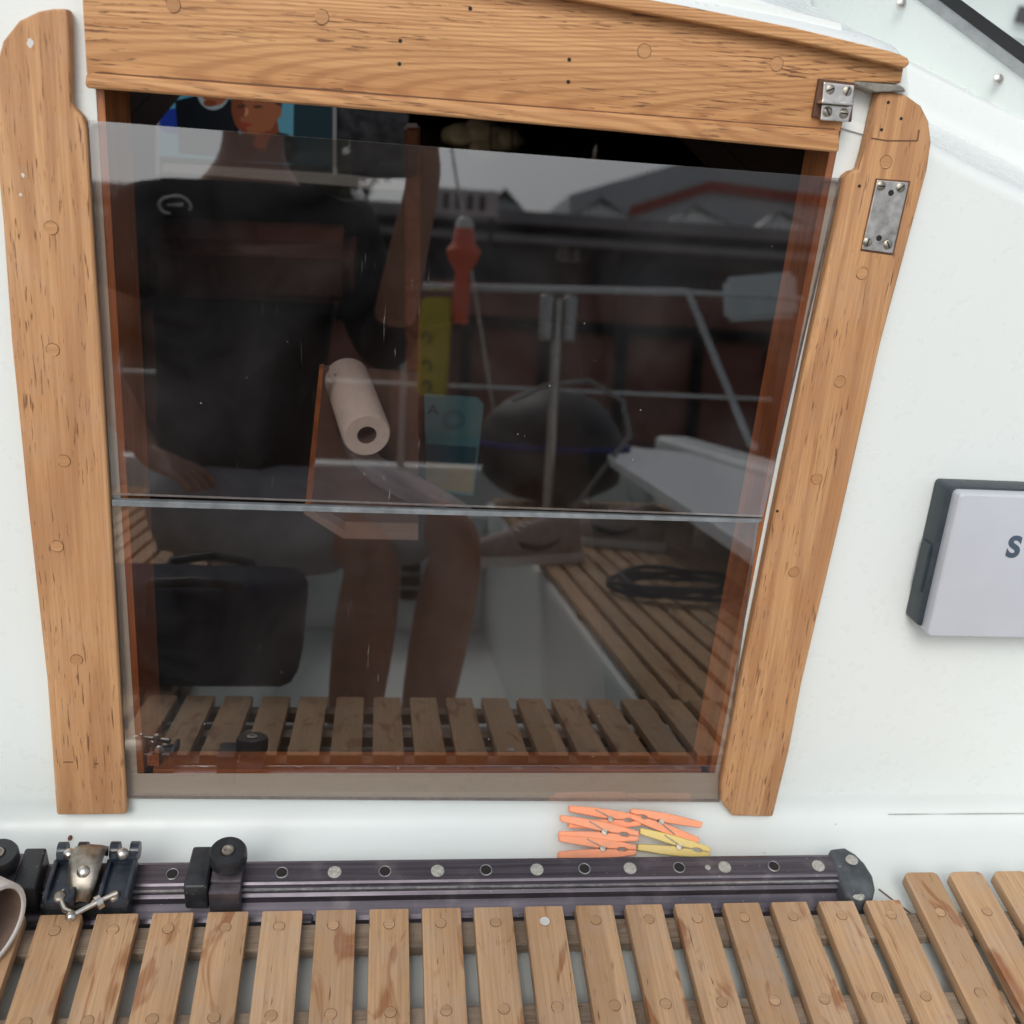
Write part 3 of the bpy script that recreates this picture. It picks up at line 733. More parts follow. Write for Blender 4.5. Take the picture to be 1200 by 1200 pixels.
bm = NB(); tube(bm, [H(1030, 1042, DZ+.002), H(1048, 1056, DZ+.003), H(1068, 1071, DZ+.002)], .0008, 6); tag(link('twig', bm, HUSK, smooth=60), 'thin brown twig lying on the white deck beside the track end cap', 'twig')
bm = NB(); ps = [(1053, 980), (1080, 981), (1110, 980), (1150, 982), (1200, 981.5), (1260, 983)]
tube(bm, [Vector((H(x, y, DZ+.012).x, p0.y-.0105, DZ+.0132)) for x, y in ps], [.0004, .0006, .0002, .0006, .0005, .0003], 5); link('hairline_crack', bm, plain('grey_crack', (.3, .3, .28), .9), boat)
# ------------------------------------------------------------------ slatted teak grating
P0, PITCH, SW = -.258, .0483, .0360
gr = empty('seat_grating', 'slatted teak grating with wide gaps laid over the white bridge deck', 'grating', (0, -.22, DZ))
for i in range(-9, 20):
    x0 = P0+i*PITCH+(.004 if i >= 15 else 0); fwd = i >= 15; ya = -.098 if fwd else -.129; yb = -.338
    zt = .002 if fwd else 0
    bm = NB(); hw = SW/2; r = .006 if fwd else .0015
    poly(bm, rrect(-hw, yb+.22, hw, ya+.22, r, 4), -.012, 0, .0012, 2)
    o = link('slat', bm, T_SLAT, gr, Matrix.Translation((x0+hw, 0, -DZ+zt)), smooth=40)
    bb = bmesh.new()
    for yy in (-.146, -.232, -.318):
        pass
    bb.free()
    for yy in (-.146, -.232, -.318):
        mt = PAINT if (i == 7 and yy > -.2) else T_PLUGS
        plug(o, (random.uniform(-.002, .002), yy+.22), r=.0048, m=mt, z=0)
for yy in (-.147, -.232, -.318):
    bm = NB(); box(bm, (P0-9*PITCH+.005, yy+.22-.014, .0095), (P0+20*PITCH-.016, yy+.22+.012, .0225), .0015); link('crossbar', bm, T_BAR, gr)

# seat slats on the cockpit benches, seen in the reflection
def bench(s, label):
    t = empty('bench_grating', label, 'grating', (s*.65, -1.5, -.05), 'teak gratings on the side benches')
    for k in range(14):
        x = -.295+k*.045; bm = NB(); poly(bm, rrect(x-.0165, -1.1, x+.0165, 1.1, .004, 3), .014, .026, .0015); link('slat', bm, T_SLAT, t)
    for y in (-1.0, -.5, 0, .5, 1.0):
        bm = NB(); box(bm, (-.31, y-.015, .0), (.31, y+.015, .0135)); link('crossbar', bm, T_BAR, t)
bench(1, 'slatted teak grating on the bench with the trainers, mirrored at lower right')
bench(-1, 'slatted teak grating on the bench under the seated photographer')

# white tube at lower left
bm = NB()
ax0 = H(-12, 1090, .045); ax1 = ax0+Vector((-.11, .055, .0))
tb = empty('white_tube', 'open end of a white plastic tube lying at the lower left corner', 'tube', ax0)
dq = (ax1-ax0).to_track_quat('Z', 'Y').to_matrix().to_4x4()
lathe(bm, [(.0395, .16), (.0395, 0), (.0385, -.0015), (.0355, -.0015), (.0345, 0)], dq, 40); link('tube_wall', bm, WPVC, tb, smooth=50)
bm = NB(); lathe(bm, [(.0344, 0), (.0344, .158), (0, .159)], dq, 40); link('lining', bm, BPVC, tb, smooth=50)

# ------------------------------------------------------------------ cabin interior
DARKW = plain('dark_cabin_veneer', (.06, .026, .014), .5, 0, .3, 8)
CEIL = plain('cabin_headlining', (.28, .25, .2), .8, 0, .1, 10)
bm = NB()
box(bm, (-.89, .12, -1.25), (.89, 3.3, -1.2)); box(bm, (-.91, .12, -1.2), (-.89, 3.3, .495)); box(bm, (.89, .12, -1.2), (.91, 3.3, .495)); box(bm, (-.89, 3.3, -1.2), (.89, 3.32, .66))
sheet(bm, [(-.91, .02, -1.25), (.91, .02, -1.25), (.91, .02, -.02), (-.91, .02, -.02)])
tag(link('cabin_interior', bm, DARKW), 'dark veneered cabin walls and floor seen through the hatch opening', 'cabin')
bm = NB()
tvw = empty('television', 'television in the cabin showing a man talking on a blue background', 'television', IY(290, 170, 1.0))
o_ = tvw.location.copy(); TYY = 1.0
def em(name, c, s=1.0):
    m = Mat(name, c, .3); m.b.inputs['Emission Color'].default_value = (*c, 1); m.b.inputs['Emission Strength'].default_value = s*.62; m.b.inputs['Base Color'].default_value = (.01, .01, .01, 1); return m.m
def tvp(pts, off=0): return [IY(x, y, TYY-off)-o_ for x, y in pts]
def tvface(bm, pts, off, mi=0):
    f = bm.faces.new([bm.verts.new(p) for p in tvp(pts, off)]); f.material_index = mi
bm = NB()
q = tvp([(150, 60), (480, 78), (478, 205), (155, 190)]); vb = [bm.verts.new(p+Vector((0, .035, 0))) for p in q]; vf = [bm.verts.new(p+Vector((0, .003, 0))) for p in q]
bm.faces.new(vb); bm.faces.new(vf)
for i in range(4): bm.faces.new((vb[i], vb[(i+1) % 4], vf[(i+1) % 4], vf[i]))
link('casing', bm, BLK, tvw)
bm = NB(); mats = [em('picture_blue', (.10, .32, .42), .45), em('picture_dark', (.012, .016, .022), .3), em('picture_skin', (.40, .13, .058), .36), em('picture_royal', (.015, .04, .28), .5), em('picture_teal', (.008, .035, .05), .4), em('picture_hair', (.10, .05, .03), .3), em('picture_lip', (.32, .05, .03), .4), em('picture_pale', (.3, .36, .38), .45)]
tvface(bm, [(187, 66), (345, 74), (343, 193), (187, 183)], 0, 0)
tvface(bm, [(345, 74), (392, 77), (390, 196), (343, 193)], 0, 4)
def blob(cx, cy, rx, ry, off, mi, n=24): tvface(bm, [(cx+rx*math.cos(k*2*math.pi/n), cy+ry*math.sin(k*2*math.pi/n)) for k in range(n)], off, mi)
blob(205, 142, 21, 15, .0008, 3)
tvface(bm, [(205, 118), (230, 112), (270, 116), (280, 130), (280, 186), (210, 180)], .0010, 1)
blob(250, 108, 19, 21, .0015, 7); blob(252, 104, 17, 20, .0022, 2)
tvface(bm, [(228, 88), (240, 80), (262, 80), (272, 92), (262, 92), (240, 91)], .0028, 5)
tvface(bm, [(262, 172), (290, 152), (325, 152), (343, 168), (343, 192), (262, 188)], .0030, 1)
tvface(bm, [(272, 112), (278, 95), (300, 88), (322, 95), (328, 115), (325, 140), (318, 152), (300, 158), (284, 157), (275, 145), (272, 130)], .0036, 2)
tvface(bm, [(272, 110), (276, 92), (300, 82), (324, 90), (331, 112), (330, 130), (324, 126), (320, 108), (300, 103), (280, 106)], .0042, 5)
blob(325, 131, 5, 8, .0045, 2); tvface(bm, [(278, 146), (288, 143), (296, 146), (288, 150)], .0045, 6)
tvface(bm, [(277, 124), (286, 122), (289, 125), (280, 127)], .0045, 5); tvface(bm, [(296, 124), (305, 123), (309, 126), (299, 127)], .0045, 5)
mats += [em('picture_shadow', (.22, .06, .025), .4), em('picture_light', (.62, .26, .13), .42)]
tvface(bm, [(272, 112), (280, 98), (284, 120), (281, 140), (292, 157), (284, 157), (275, 145), (271, 130)], .0039, 8)
blob(303, 112, 13, 4, .0039, 9); blob(287, 131, 4, 5, .0040, 9)
tvface(bm, [(284, 116), (288, 130), (285, 138), (280, 136), (281, 126)], .0041, 8); tvface(bm, [(300, 158), (325, 140), (328, 160), (318, 176), (296, 172)], .0034, 8)
blob(330, 172, 18, 16, .0036, 1); blob(268, 178, 14, 16, .0036, 1); blob(246, 121, 8, 4, .0026, 8)
link('screen', bm, mats, tvw)
bm = NB(); 
for a, b in (((182, 60), (186, 205)), ((390, 70), (394, 205))):
    p = tvp([a, (b[0], a[1]), b, (a[0], b[1])], .006); vb = [bm.verts.new(x) for x in p]; vf = [bm.verts.new(x+Vector((0, .012, 0))) for x in p]
    bm.faces.new(vb); bm.faces.new(vf)
    for i in range(4): bm.faces.new((vb[i], vb[(i+1) % 4], vf[(i+1) % 4], vf[i]))
link('side_trim', bm, em('glow_trim', (.45, .45, .45), .25), tvw)  # plain trim, no lamp: emission stands in for light falling on it
bm = NB(); p = tvp([(190, 193), (400, 206), (480, 216), (480, 224), (330, 212), (190, 201)], .004); vb = [bm.verts.new(x) for x in p]; vf = [bm.verts.new(x+Vector((0, .012, 0))) for x in p]
bm.faces.new(vb); bm.faces.new(vf)
for i in range(6): bm.faces.new((vb[i], vb[(i+1) % 6], vf[(i+1) % 6], vf[i]))
link('lower_trim', bm, em('glow_trim_low', (.38, .38, .37), .3), tvw)  # silver bar given a glow in place of reflected light

LEATH = plain('brown_leather', (.17, .07, .05), .45, 0, .15, 12, .1)
def ibox(name, label, cat, px, Y, depth, m, bev=.01, group=None):
    """solid whose front face fills a patch at distance Y inside the cabin"""
    pts = [IY(x, y, Y) for x, y in px]; c = sum(pts, Vector())/len(pts)
    bm = NB(); vf = [bm.verts.new(p-c) for p in pts]; vb = [bm.verts.new(p-c+Vector((0, depth, 0))) for p in pts]; n = len(pts)
    fs = [bm.faces.new(vf), bm.faces.new(vb)]+[bm.faces.new((vf[i], vf[(i+1) % n], vb[(i+1) % n], vb[i])) for i in range(n)]
    bmesh.ops.recalc_face_normals(bm, faces=fs)
    if bev: bmesh.ops.bevel(bm, geom=list(bm.edges), offset=bev, segments=3, affect='EDGES')
    o = link(name, bm, m, smooth=50); o.location = c
    return tag(o, label, cat, group)
ibox('bolster', 'brown leather bolster cushion in the cabin below the television', 'cushion', [(160, 282), (415, 290), (415, 362), (165, 352)], .95, .14, LEATH, .02)
BLANK = plain('dark_blanket', (.06, .04, .03), .95, 0, .35, 9, .3)
def cloth():
    bm = NB(); n = 34; g = []
    for i in range(n):
        r = []
        for j in range(n):
            x = -.75+j*1.05/(n-1); y = .32+i*.75/(n-1)
            z = -.35+.45*(i/(n-1))**1.3 + .05*mn.noise(Vector((x*4, y*4, 0)))+.02*mn.noise(Vector((x*13, y*9, 3)))
            r.append(bm.verts.new((x, y, z)))
        g.append(r)
    for A, B in zip(g, g[1:]):
        for i in range(n-1): bm.faces.new((A[i], A[i+1], B[i+1], B[i]))
    return bm
cl = link('blanket', cloth(), BLANK, smooth=180); cl.modifiers.new('s', 'SOLIDIFY').thickness = .01
tag(cl, 'dark brown rumpled blanket covering the cabin seat', 'blanket')
ibox('cabin_post', 'upright varnished wooden post inside the cabin right of the paper roll', 'wooden post', [(474, 150), (492, 150), (494, 600), (476, 600)], .62, .03, T_IN, .003)
# galley bin with paper roll
GB = plain('galley_box_wood', (.17, .12, .105), .45, 0, .2, 20)
gb = empty('galley_box', 'varnished wooden box in the galley holding the paper roll', 'box', IY(425, 540, .34)); g0 = gb.location.copy()
def gpart(px, Y, depth, m, name):
    pts = [IY(x, y, Y)-g0 for x, y in px]; bm = NB(); vf = [bm.verts.new(p) for p in pts]; vb = [bm.verts.new(p+Vector((0, depth, -.00))) for p in pts]; n = len(pts)
    bm.faces.new(vf); bm.faces.new(vb)
    for i in range(n): bm.faces.new((vf[i], vf[(i+1) % n], vb[(i+1) % n], vb[i]))
    return link(name, bm, m, gb)
WHT = plain('galley_white', (.34, .29, .27), .5, 0, .1, 20)
gpart([(374, 432), (379, 432), (364, 600), (358, 590)], .30, .012, T_IN, 'side')
gpart([(379, 432), (490, 440), (490, 632), (402, 630), (364, 600)], .36, .01, GB, 'back')
gpart([(358, 594), (404, 622), (490, 624), (490, 633), (402, 631), (356, 602)], .30, .02, WHT, 'rim')
# paper towel
A = IY(430, 510, .24); B = IY(408, 448, .36)
pt = empty('paper_roll', 'white paper towel roll with dark hollow core standing in the cabin galley', 'paper roll', A)
PAP = plain('paper_towel', (.74, .78, .82), .9, 0, .05, 120, .3)
q = (B-A).to_track_quat('Z', 'Y').to_matrix().to_4x4(); Lp = (B-A).length*1.08
bm = NB(); lathe(bm, [(.0105, .06), (.0105, 0), (.024, -.001), (.026, .002), (.026, Lp), (.024, Lp+.002), (0, Lp+.002)], q, 32); link('paper', bm, PAP, pt, smooth=40)
bm = NB(); lathe(bm, [(.0104, .0005), (.0104, .05), (0, .05)], q, 24); link('core', bm, plain('card_core', (.12, .10, .1), .8), pt, smooth=40)
bm = NB(); Q = [((386, 440), (398, 436)), ((390, 470), (408, 462)), ((396, 505), (424, 500)), ((410, 540), (446, 535)), ((436, 566), (486, 556)), ((470, 585), (530, 580)), ((500, 600), (562, 602))]
rw = [[bm.verts.new(IY(a[0]+(b[0]-a[0])*k/4, a[1]+(b[1]-a[1])*k/4, .345+.012*math.sin(k*2+i*1.3))-A) for k in range(5)] for i, (a, b) in enumerate(Q)]
for P_, Q_ in zip(rw, rw[1:]):
    for k in range(4): bm.faces.new((P_[k], P_[k+1], Q_[k+1], Q_[k]))
sh_ = link('loose_sheet', bm, plain('thin_paper', (.26, .26, .30), .8, 0, .2, 30, .3), pt, smooth=180); sh_.modifiers.new('t', 'SOLIDIFY').thickness = .001
# chart card
ch = ibox('chart_folder', 'blue folded sea chart with a compass ring leaning in the cabin', 'chart', [(497, 463), (560, 467), (567, 475), (555, 582), (500, 575)], .55, .006, None or plain('chart_blue', (.13, .42, .55), .6, 0, .08, 20), .001)
cc = IY(532, 492, .549)-ch.location
bm = NB()
for k in range(36):
    a = k*R(10); r1 = .012 if k % 3 else .010
    p0 = cc+Vector((r1*math.cos(a), 0, r1*math.sin(a))); p1 = cc+Vector((.0145*math.cos(a), 0, .0145*math.sin(a))); t = Vector((-math.sin(a), 0, math.cos(a)))*.0004
    sheet(bm, [p0-t, p0+t, p1+t, p1-t])
for r in (.0085, .0155):
    n = 40
    for k in range(n):
        a, b = k*2*math.pi/n, (k+1)*2*math.pi/n
        sheet(bm, [cc+Vector((rr*math.cos(t), 0, rr*math.sin(t))) for rr, t in ((r, a), (r+.0005, a), (r+.0005, b), (r, b))])
ink = plain('chart_ink', (.03, .10, .22), .7); link('compass_ring', bm, ink, ch)
text('A', .022, ink, ch, Matrix.Translation(IY(501, 485, .549)-ch.location) @ Matrix.Rotation(R(90), 4, 'X'), name='letter')
bm = NB(); pb = [IY(x, y, .549)-ch.location for x, y in ((499, 520), (559, 524), (556, 545), (499, 540))]; sheet(bm, pb); link('blue_band', bm, plain('chart_band', (.03, .16, .26), .6), ch)
bm = NB(); pb = [IY(x, y, .549)-ch.location for x, y in ((499, 541), (556, 546), (554, 578), (500, 572))]; sheet(bm, pb); link('land_area', bm, plain('chart_land', (.5, .45, .25), .6), ch)
# shelf with cloth bag, visible in the slit
CREAM = plain('cream_cloth', (.42, .33, .19), .9, 0, .2, 30, .5)
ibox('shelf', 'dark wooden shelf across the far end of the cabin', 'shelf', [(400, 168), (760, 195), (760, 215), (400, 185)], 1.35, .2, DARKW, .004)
p = IY(566, 162, 1.36); bm = NB()
for (dx, dz, s) in ((-.045, 0, .038), (0, .006, .045), (.045, .0, .036), (.01, -.012, .05)):
    ellip(bm, (dx, 0, dz), (s, .04, s*.62), 3)
for v in bm.verts: v.co += .006*Vector((mn.noise(v.co*40), mn.noise(v.co*40+Vector((5, 0, 0))), mn.noise(v.co*40+Vector((0, 9, 0)))))
o = link('cloth_bag', bm, CREAM, smooth=180); o.location = p; tag(o, 'cream bag in a wire basket on the cabin shelf under the hatch beam', 'bag')
wb = empty('wire_basket', 'thin black wire basket round the cream bag on the shelf', 'basket', IY(590, 160, 1.30)); bm = NB(); w0 = wb.location
for a, b in (((575, 145), (575, 176)), ((600, 146), (600, 178)), ((575, 176), (600, 178)), ((575, 147), (600, 148))):
    tube(bm, [IY(*a, 1.30)-w0, IY(*b, 1.30)-w0], .0016, 6)
link('wire_frame', bm, RUB, wb)
p = IY(698, 176, 1.3); bm = NB(); lathe(bm, [(0, -.02), (.008, -.02), (.008, .0), (.005, .006), (.005, .012), (0, .013)], None, 16); o = link('tap', bm, STEEL, smooth=50); o.location = p; tag(o, 'small chrome tap catching light in the dark cabin slit', 'tap')

# ------------------------------------------------------------------ what the boards mirror: stern gear
def tubeobj(name, parts, r, m, parent): 
    bm = NB()
    for pts in parts: tube(bm, pts, r, 10)
    return link(name, bm, m, parent, smooth=60)
SY = -2.75
rail = empty('stern_rail', 'stainless stern rail running across behind the cockpit, mirrored in the upper board', 'rail', (0, SY, .05)); r0 = rail.location.copy()
a = RY(500, 336, SY); b = RY(800, 342, SY); z0 = a.z; 
c1 = Vector((b.x+.02, SY, b.z)); dn = RY(880, 522, SY+.25)
bm = NB(); tube(bm, [Vector((-1.05, SY+.2, z0))-r0, Vector((-.95, SY, z0))-r0, a-r0, b-r0, c1-r0], .0125, 10); tube(bm, [c1-r0, (c1+dn)/2-r0, dn-r0, Vector((dn.x+.02, dn.y, .2))-r0], .0125, 10)
tube(bm, [c1-r0, RY(850, 345, SY)-r0, RY(940, 350, SY)-r0], .008, 8)
RAILM = plain('bright_rail_tube', (.72, .73, .72), .3, .25, .05, 30)
link('rail_tube', bm, RAILM, rail, smooth=60)
bm = NB(); m0 = RY(500, 451, SY); m1 = RY(905, 468, SY)
tube(bm, [Vector((-1.05, SY, m0.z))-r0, m0-r0, m1-r0], .006, 8); link('lower_rail', bm, RAILM, rail, smooth=60)
for x in (-.95, .02):
    bm = NB(); tube(bm, [Vector((x, SY, z0))-r0, Vector((x, SY-.02, .0))-r0], .0125, 10); link('stanchion', bm, STEEL, rail, smooth=60)
# yellow sling
YEL = plain('yellow_fabric', (.68, .52, .03), .8, 0, .1, 15, .2)
def rthing(name, label, cat, px, Y, depth, m, bev=.01, group=None):
    pts = [RY(x, y, Y) for x, y in px]; c = sum(pts, Vector())/len(pts)
    bm = NB(); vf = [bm.verts.new(p-c) for p in pts]; vb = [bm.verts.new(p-c-Vector((0, depth, 0))) for p in pts]; n = len(pts)
    fs = [bm.faces.new(vf), bm.faces.new(vb)]+[bm.faces.new((vf[i], vf[(i+1) % n], vb[(i+1) % n], vb[i])) for i in range(n)]
    bmesh.ops.recalc_face_normals(bm, faces=fs)
    if bev: bmesh.ops.bevel(bm, geom=list(bm.edges), offset=bev, segments=3, affect='EDGES')
    o = link(name, bm, m, smooth=50); o.location = c
    return tag(o, label, cat, group)
sling = rthing('rescue_sling', 'yellow rescue sling pouch hanging from the stern rail beside the orange light', 'rescue sling', [(494, 348), (531, 348), (524, 466), (488, 464)], SY+.06, .06, YEL, .012)
bm = NB()
for y in (395, 428, 452):
    pts = [RY(x_, y_, SY+.063)-sling.location for x_, y_ in ((494, y), (500, y-6), (506, y), (502, y+7))]
    tube(bm, pts, .003, 6)
link('black_print', bm, RUB, sling)
c = RY(543, 300, SY+.05); k = (RY(543, 255, SY+.05)-RY(543, 380, SY+.05)).z/125
dl = empty('rescue_light', 'orange floating rescue light with white tip clipped on the stern rail', 'rescue light', c)
ORR = plain('fluorescent_orange', (.92, .12, .035), .45, 0, .06, 20); 
bm = NB(); lathe(bm, [(0, -80*k), (9*k, -80*k), (10*k, -50*k), (9*k, -20*k), (19*k, -2*k), (21*k, 6*k), (14*k, 14*k), (11*k, 32*k), (0, 32*k)], None, 24); link('float_body', bm, ORR, dl, smooth=50)
bm = NB(); lathe(bm, [(11*k, 32*k), (10*k, 40*k), (6*k, 45*k), (0, 46*k)], None, 24); link('lens', bm, WPVC, dl, smooth=50)
rthing('cushion', 'pale square cushion strapped outside the stern rail at its right end', 'cushion', [(850, 325), (935, 317), (938, 372), (852, 377)], SY-.1, .05, plain('pale_vinyl', (.75, .82, .82), .5, 0, .05, 20), .02)
ft = [RZ(x, y, .17) for x, y in ((712, 534), (717, 527), (735, 523), (960, 548), (960, 690), (915, 664))]; fc = sum(ft, Vector())/6
bm = NB(); poly(bm, [(p.x-fc.x, p.y-fc.y) for p in ft], -.03, 0, .006, 2)
tbw = plain('table_white', (.75, .78, .80), .4, 0, .03, 20)
tb_ = empty('folding_table', 'white triangular cockpit table leaf with pointed corner, mirrored at the right of the boards', 'table', fc)
link('table_leaf', bm, tbw, tb_); bm = NB(); tube(bm, [(.05, 0, -.03), (.05, 0, -.215)], .02, 12); link('leg', bm, STEEL, tb_)
# black bag on the well locker
bc = RY(648, 525, -2.5); bs = (RY(735, 525, -2.5)-RY(560, 525, -2.5)).x/2
bag = empty('duffel_bag', 'rounded black bag with a blue band standing near the stern', 'bag', bc)
bm = NB(); vs = ellip(bm, (0, 0, 0), (bs, .2, bs*.78), 4)
for v in bm.verts:
    if v.co.z < -bs*.35: v.co.z = -bs*.35-(abs(v.co.z)-bs*.35)*.9; v.co.x *= 1.05
    v.co += .02*Vector((mn.noise(v.co*5), 0, mn.noise(v.co*6)))
link('bag_body', bm, plain('black_nylon', (.02, .02, .022), .5, 0, .3, 20, .3), bag, smooth=180)
bm = NB(); tube(bm, [(bs*1.0*math.cos(t), .215*math.sin(t), .045*bs) for t in [j*math.pi/12 for j in range(24)]], .010, 8, closed=True); link('blue_band', bm, plain('blue_webbing', (.02, .03, .2), .7), bag)
hp_ = RZ(232, 735, .06); hb_ = empty('holdall', 'navy blue holdall, added as dark filler, on the bench beside the seated photographer', 'bag', (hp_.x, hp_.y-.05, -.022))  # guessed bag, added to fill a murky dark area of the reflection
bm = NB(); box(bm, (-.17, -.10, 0), (.15, .10, .15), .05, seg=4)
for q in bm.verts: q.co += .012*Vector((mn.noise(q.co*9), mn.noise(q.co*9+Vector((4, 0, 0))), mn.noise(q.co*9+Vector((0, 4, 0)))))
link('bag_body', bm, plain('navy_canvas', (.012, .018, .034), .9, 0, .3, 30, .3), hb_, smooth=180)
for sy in (-.06, .06):
    bm = NB(); tube(bm, [(-.07, sy, .13), (-.06, sy*1.3, .150), (0, sy*1.6, .158), (.06, sy*1.3, .150), (.07, sy, .13)], .007, 8); link('handle', bm, RUB, hb_, smooth=60)
bs_ = RY(556, 175, SY-.1); be_ = RY(600, 402, SY-.1); st_ = empty('backstay', 'thin wire backstay running down behind the orange rescue light', 'rigging', (be_.x, SY-.1, .0))
bm = NB(); tube(bm, [Vector((0, 0, 0)), bs_-st_.location+(bs_-be_)*3], .005, 8); link('wire', bm, STEEL, st_)
bm = NB(); tube(bm, [Vector((0, 0, .0)), Vector((0, 0, .12))], .011, 8); link('turnbuckle', bm, STEEL, st_)
bm = NB(); pr_ = [RY(x, y, -2.2) for x, y in ((600, 470), (640, 452), (690, 446), (730, 470), (738, 510), (700, 560), (670, 600))]; ro_ = pr_[3].copy()
tag(link('rope', tube(bm, [p-ro_ for p in pr_], .008, 8), plain('grey_rope', (.3, .29, .27), .8, 0, .4, 200, .5), smooth=60), 'pale rope looped over the black bag near the stern', 'rope').location = ro_
# steel post with two winch-handle pockets
sp = RY(655, 350, -2.0); sb = RY(655, 520, -2.0)
po = empty('steel_post', 'slim steel post rising beside the bench in front of the stern rail', 'post', (sp.x, -2.0, -.02))
bm = NB(); tube(bm, [(0, 0, 0), (0, 0, sp.z+.02)], .014, 12); link('tube', bm, STEEL, po, smooth=60)
for s in (-1, 1):
    bm = NB(); box(bm, (s*.034-.018, -.02, sp.z-.10), (s*.034+.018, .02, sp.z+.03), .01, seg=3); link('clamp', bm, ALUB, po, smooth=50)

# trainers on the bench
def shoe(px, py, Y, rz, label):
    c = RY(px, py, Y); z = max(c.z-.03, -.022); t = empty('trainer', label, 'shoe', group='trainers by the bench'); t.matrix_world = Matrix.Translation((c.x, Y, z)) @ Matrix.Rotation(rz, 4, 'Z') @ Matrix.Rotation(R(0), 4, 'X')
    secs = [(-.13, .028, .085, 0), (-.10, .036, .095, 0), (-.05, .036, .090, 0), (0, .036, .075, 0), (.05, .043, .055, 0), (.10, .044, .045, 0), (.135, .032, .034, 0), (.15, .012, .02, 0)]
    bm = NB(); rings = []
    for (x, w, hh, _) in secs:
        rings.append([bm.verts.new((x, w*math.cos(a)*(1 if math.sin(a) < .3 else .82), .022+max(0, math.sin(a))*hh*(1) + min(0, math.sin(a))*.006)) for a in [k*2*math.pi/14 for k in range(14)]])
    for A, B in zip(rings, rings[1:]):
        for k in range(14): bm.faces.new((A[k], A[(k+1) % 14], B[(k+1) % 14], B[k]))
    bm.faces.new(rings[0]); bm.faces.new(rings[-1])
    u = link('upper', bm, plain('grey_knit', (.42, .36, .33), .85, 0, .2, 60, .3), t, smooth=180)
    bm = NB(); poly(bm, [(-.14, -.034), (-.10, -.042), (0, -.04), (.08, -.05), (.14, -.036), (.158, 0), (.14, .036), (.08, .05), (0, .04), (-.10, .042), (-.14, .034)], -.004, .020, .004); link('sole', bm, WPVC, t, smooth=40)
    for s in (-1, 1):
        bm = NB(); pts = [(-.06, s*.0385, .055), (-.03, s*.0385, .040), (0, s*.039, .036), (.04, s*.044, .046), (.055, s*.044, .054)]; tube(bm, pts, [.002, .005, .008, .007, .002], 8); link('side_stripe', bm, RUB, t, smooth=60)
    bm = NB()
    for j in range(5): tube(bm, [(.01+j*.016, -.02, .092-j*.008), (.016+j*.016, 0, .098-j*.009), (.022+j*.016, .02, .092-j*.008)], .0022, 6)
    link('laces', bm, WPVC, t, smooth=60)
shoe(620, 650, -1.45, R(160), 'grey trainer with a dark side stripe, the nearer of the pair')
shoe(720, 625, -1.70, R(200), 'grey trainer lying farther aft on the bench grating')
# coil of rope
bm = NB()
c0 = RZ(790, 690, -.012); pts = []
for j in range(90):
    t = j*.28; rr = .10+.012*math.sin(j*.7); pts.append((c0.x+rr*1.3*math.cos(t), c0.y+rr*math.sin(t), -.014+.006*(j/20)+.003*math.sin(j*1.3)))
o = link('rope_coil', tube(bm, pts, .0055, 7), plain('black_rope', (.03, .028, .03), .8, 0, .5, 200, .5), smooth=60); tag(o, 'dark coiled rope on the bench grating behind the trainers', 'rope')

# ------------------------------------------------------------------ photographer
SKIN = plain('skin', (.42, .2, .13), .5, 0, .1, 30, .1); SHIRT = plain('black_tshirt', (.012, .012, .014), .9, 0, .3, 20, .3); SHORTS = plain('grey_shorts', (.36, .35, .37), .9, 0, .15, 20, .3); HAIR = plain('brown_hair', (.05, .03, .02), .8, 0, .4, 90, .5)
per = empty('person', 'seated photographer in black T-shirt and grey shorts holding up a phone, mirrored in the boards', 'person', (-.36, -1.25, -.02)); pw = per.location.copy()
def skin(name, verts, edges, rad, m, parent, root=0, sub=2):
    me = bpy.data.meshes.new(name); me.from_pydata([Vector(v)-pw for v in verts], edges, []); me.update()
    o = bpy.data.objects.new(name, me); scn.collection.objects.link(o); o.parent = parent
    sk = o.modifiers.new('skin', 'SKIN'); ss = o.modifiers.new('sub', 'SUBSURF'); ss.levels = sub; ss.render_levels = sub
    sv = me.skin_vertices[0].data if me.skin_vertices else None
    if sv is None:
        me.skin_vertices.new() if hasattr(me.skin_vertices, 'new') else None
        sv = me.skin_vertices[0].data
    for i, r in enumerate(rad):
        sv[i].radius = r if isinstance(r, tuple) else (r, r); sv[i].use_root = (i == root)
    me.materials.append(m); sk.use_smooth_shade = True
    return o
kL = RY(440, 640, -.95); kR = RY(540, 622, -.98)
V = []; E = []; RD = []
def v(p, r, par=None):
    V.append(tuple(p)); RD.append(r); i = len(V)-1
    if par is not None: E.append((par, i))
    return i
pel = v((-.36, -1.25, .13), (.12, .09)); wst = v((-.355, -1.24, .32), (.10, .075), pel); chs = v((-.345, -1.22, .54), (.12, .085), wst)
upc = v((-.335, -1.20, .71), (.11, .07), chs); nk = v((-.33, -1.18, .83), .056, upc); hd0 = v((-.325, -1.15, .92), .07, nk); hd1 = v((-.32, -1.135, 1.00), (.078, .092), hd0); hd2 = v((-.32, -1.14, 1.07), (.06, .07), hd1)
phone_c = CAM - ray(600, 600)*.010
camR = MC @ Vector((1, 0, 0)); camU = MC @ Vector((0, 1, 0)); camF = ray(600, 600)
SHL, ELL = Vector((-.14, -1.19, .70)), RY(452, 420, -1.12)
SHR, ELR, WRR = Vector((-.54, -1.20, .70)), Vector((-.64, -1.19, .40)), Vector((-.50, -1.05, .24))
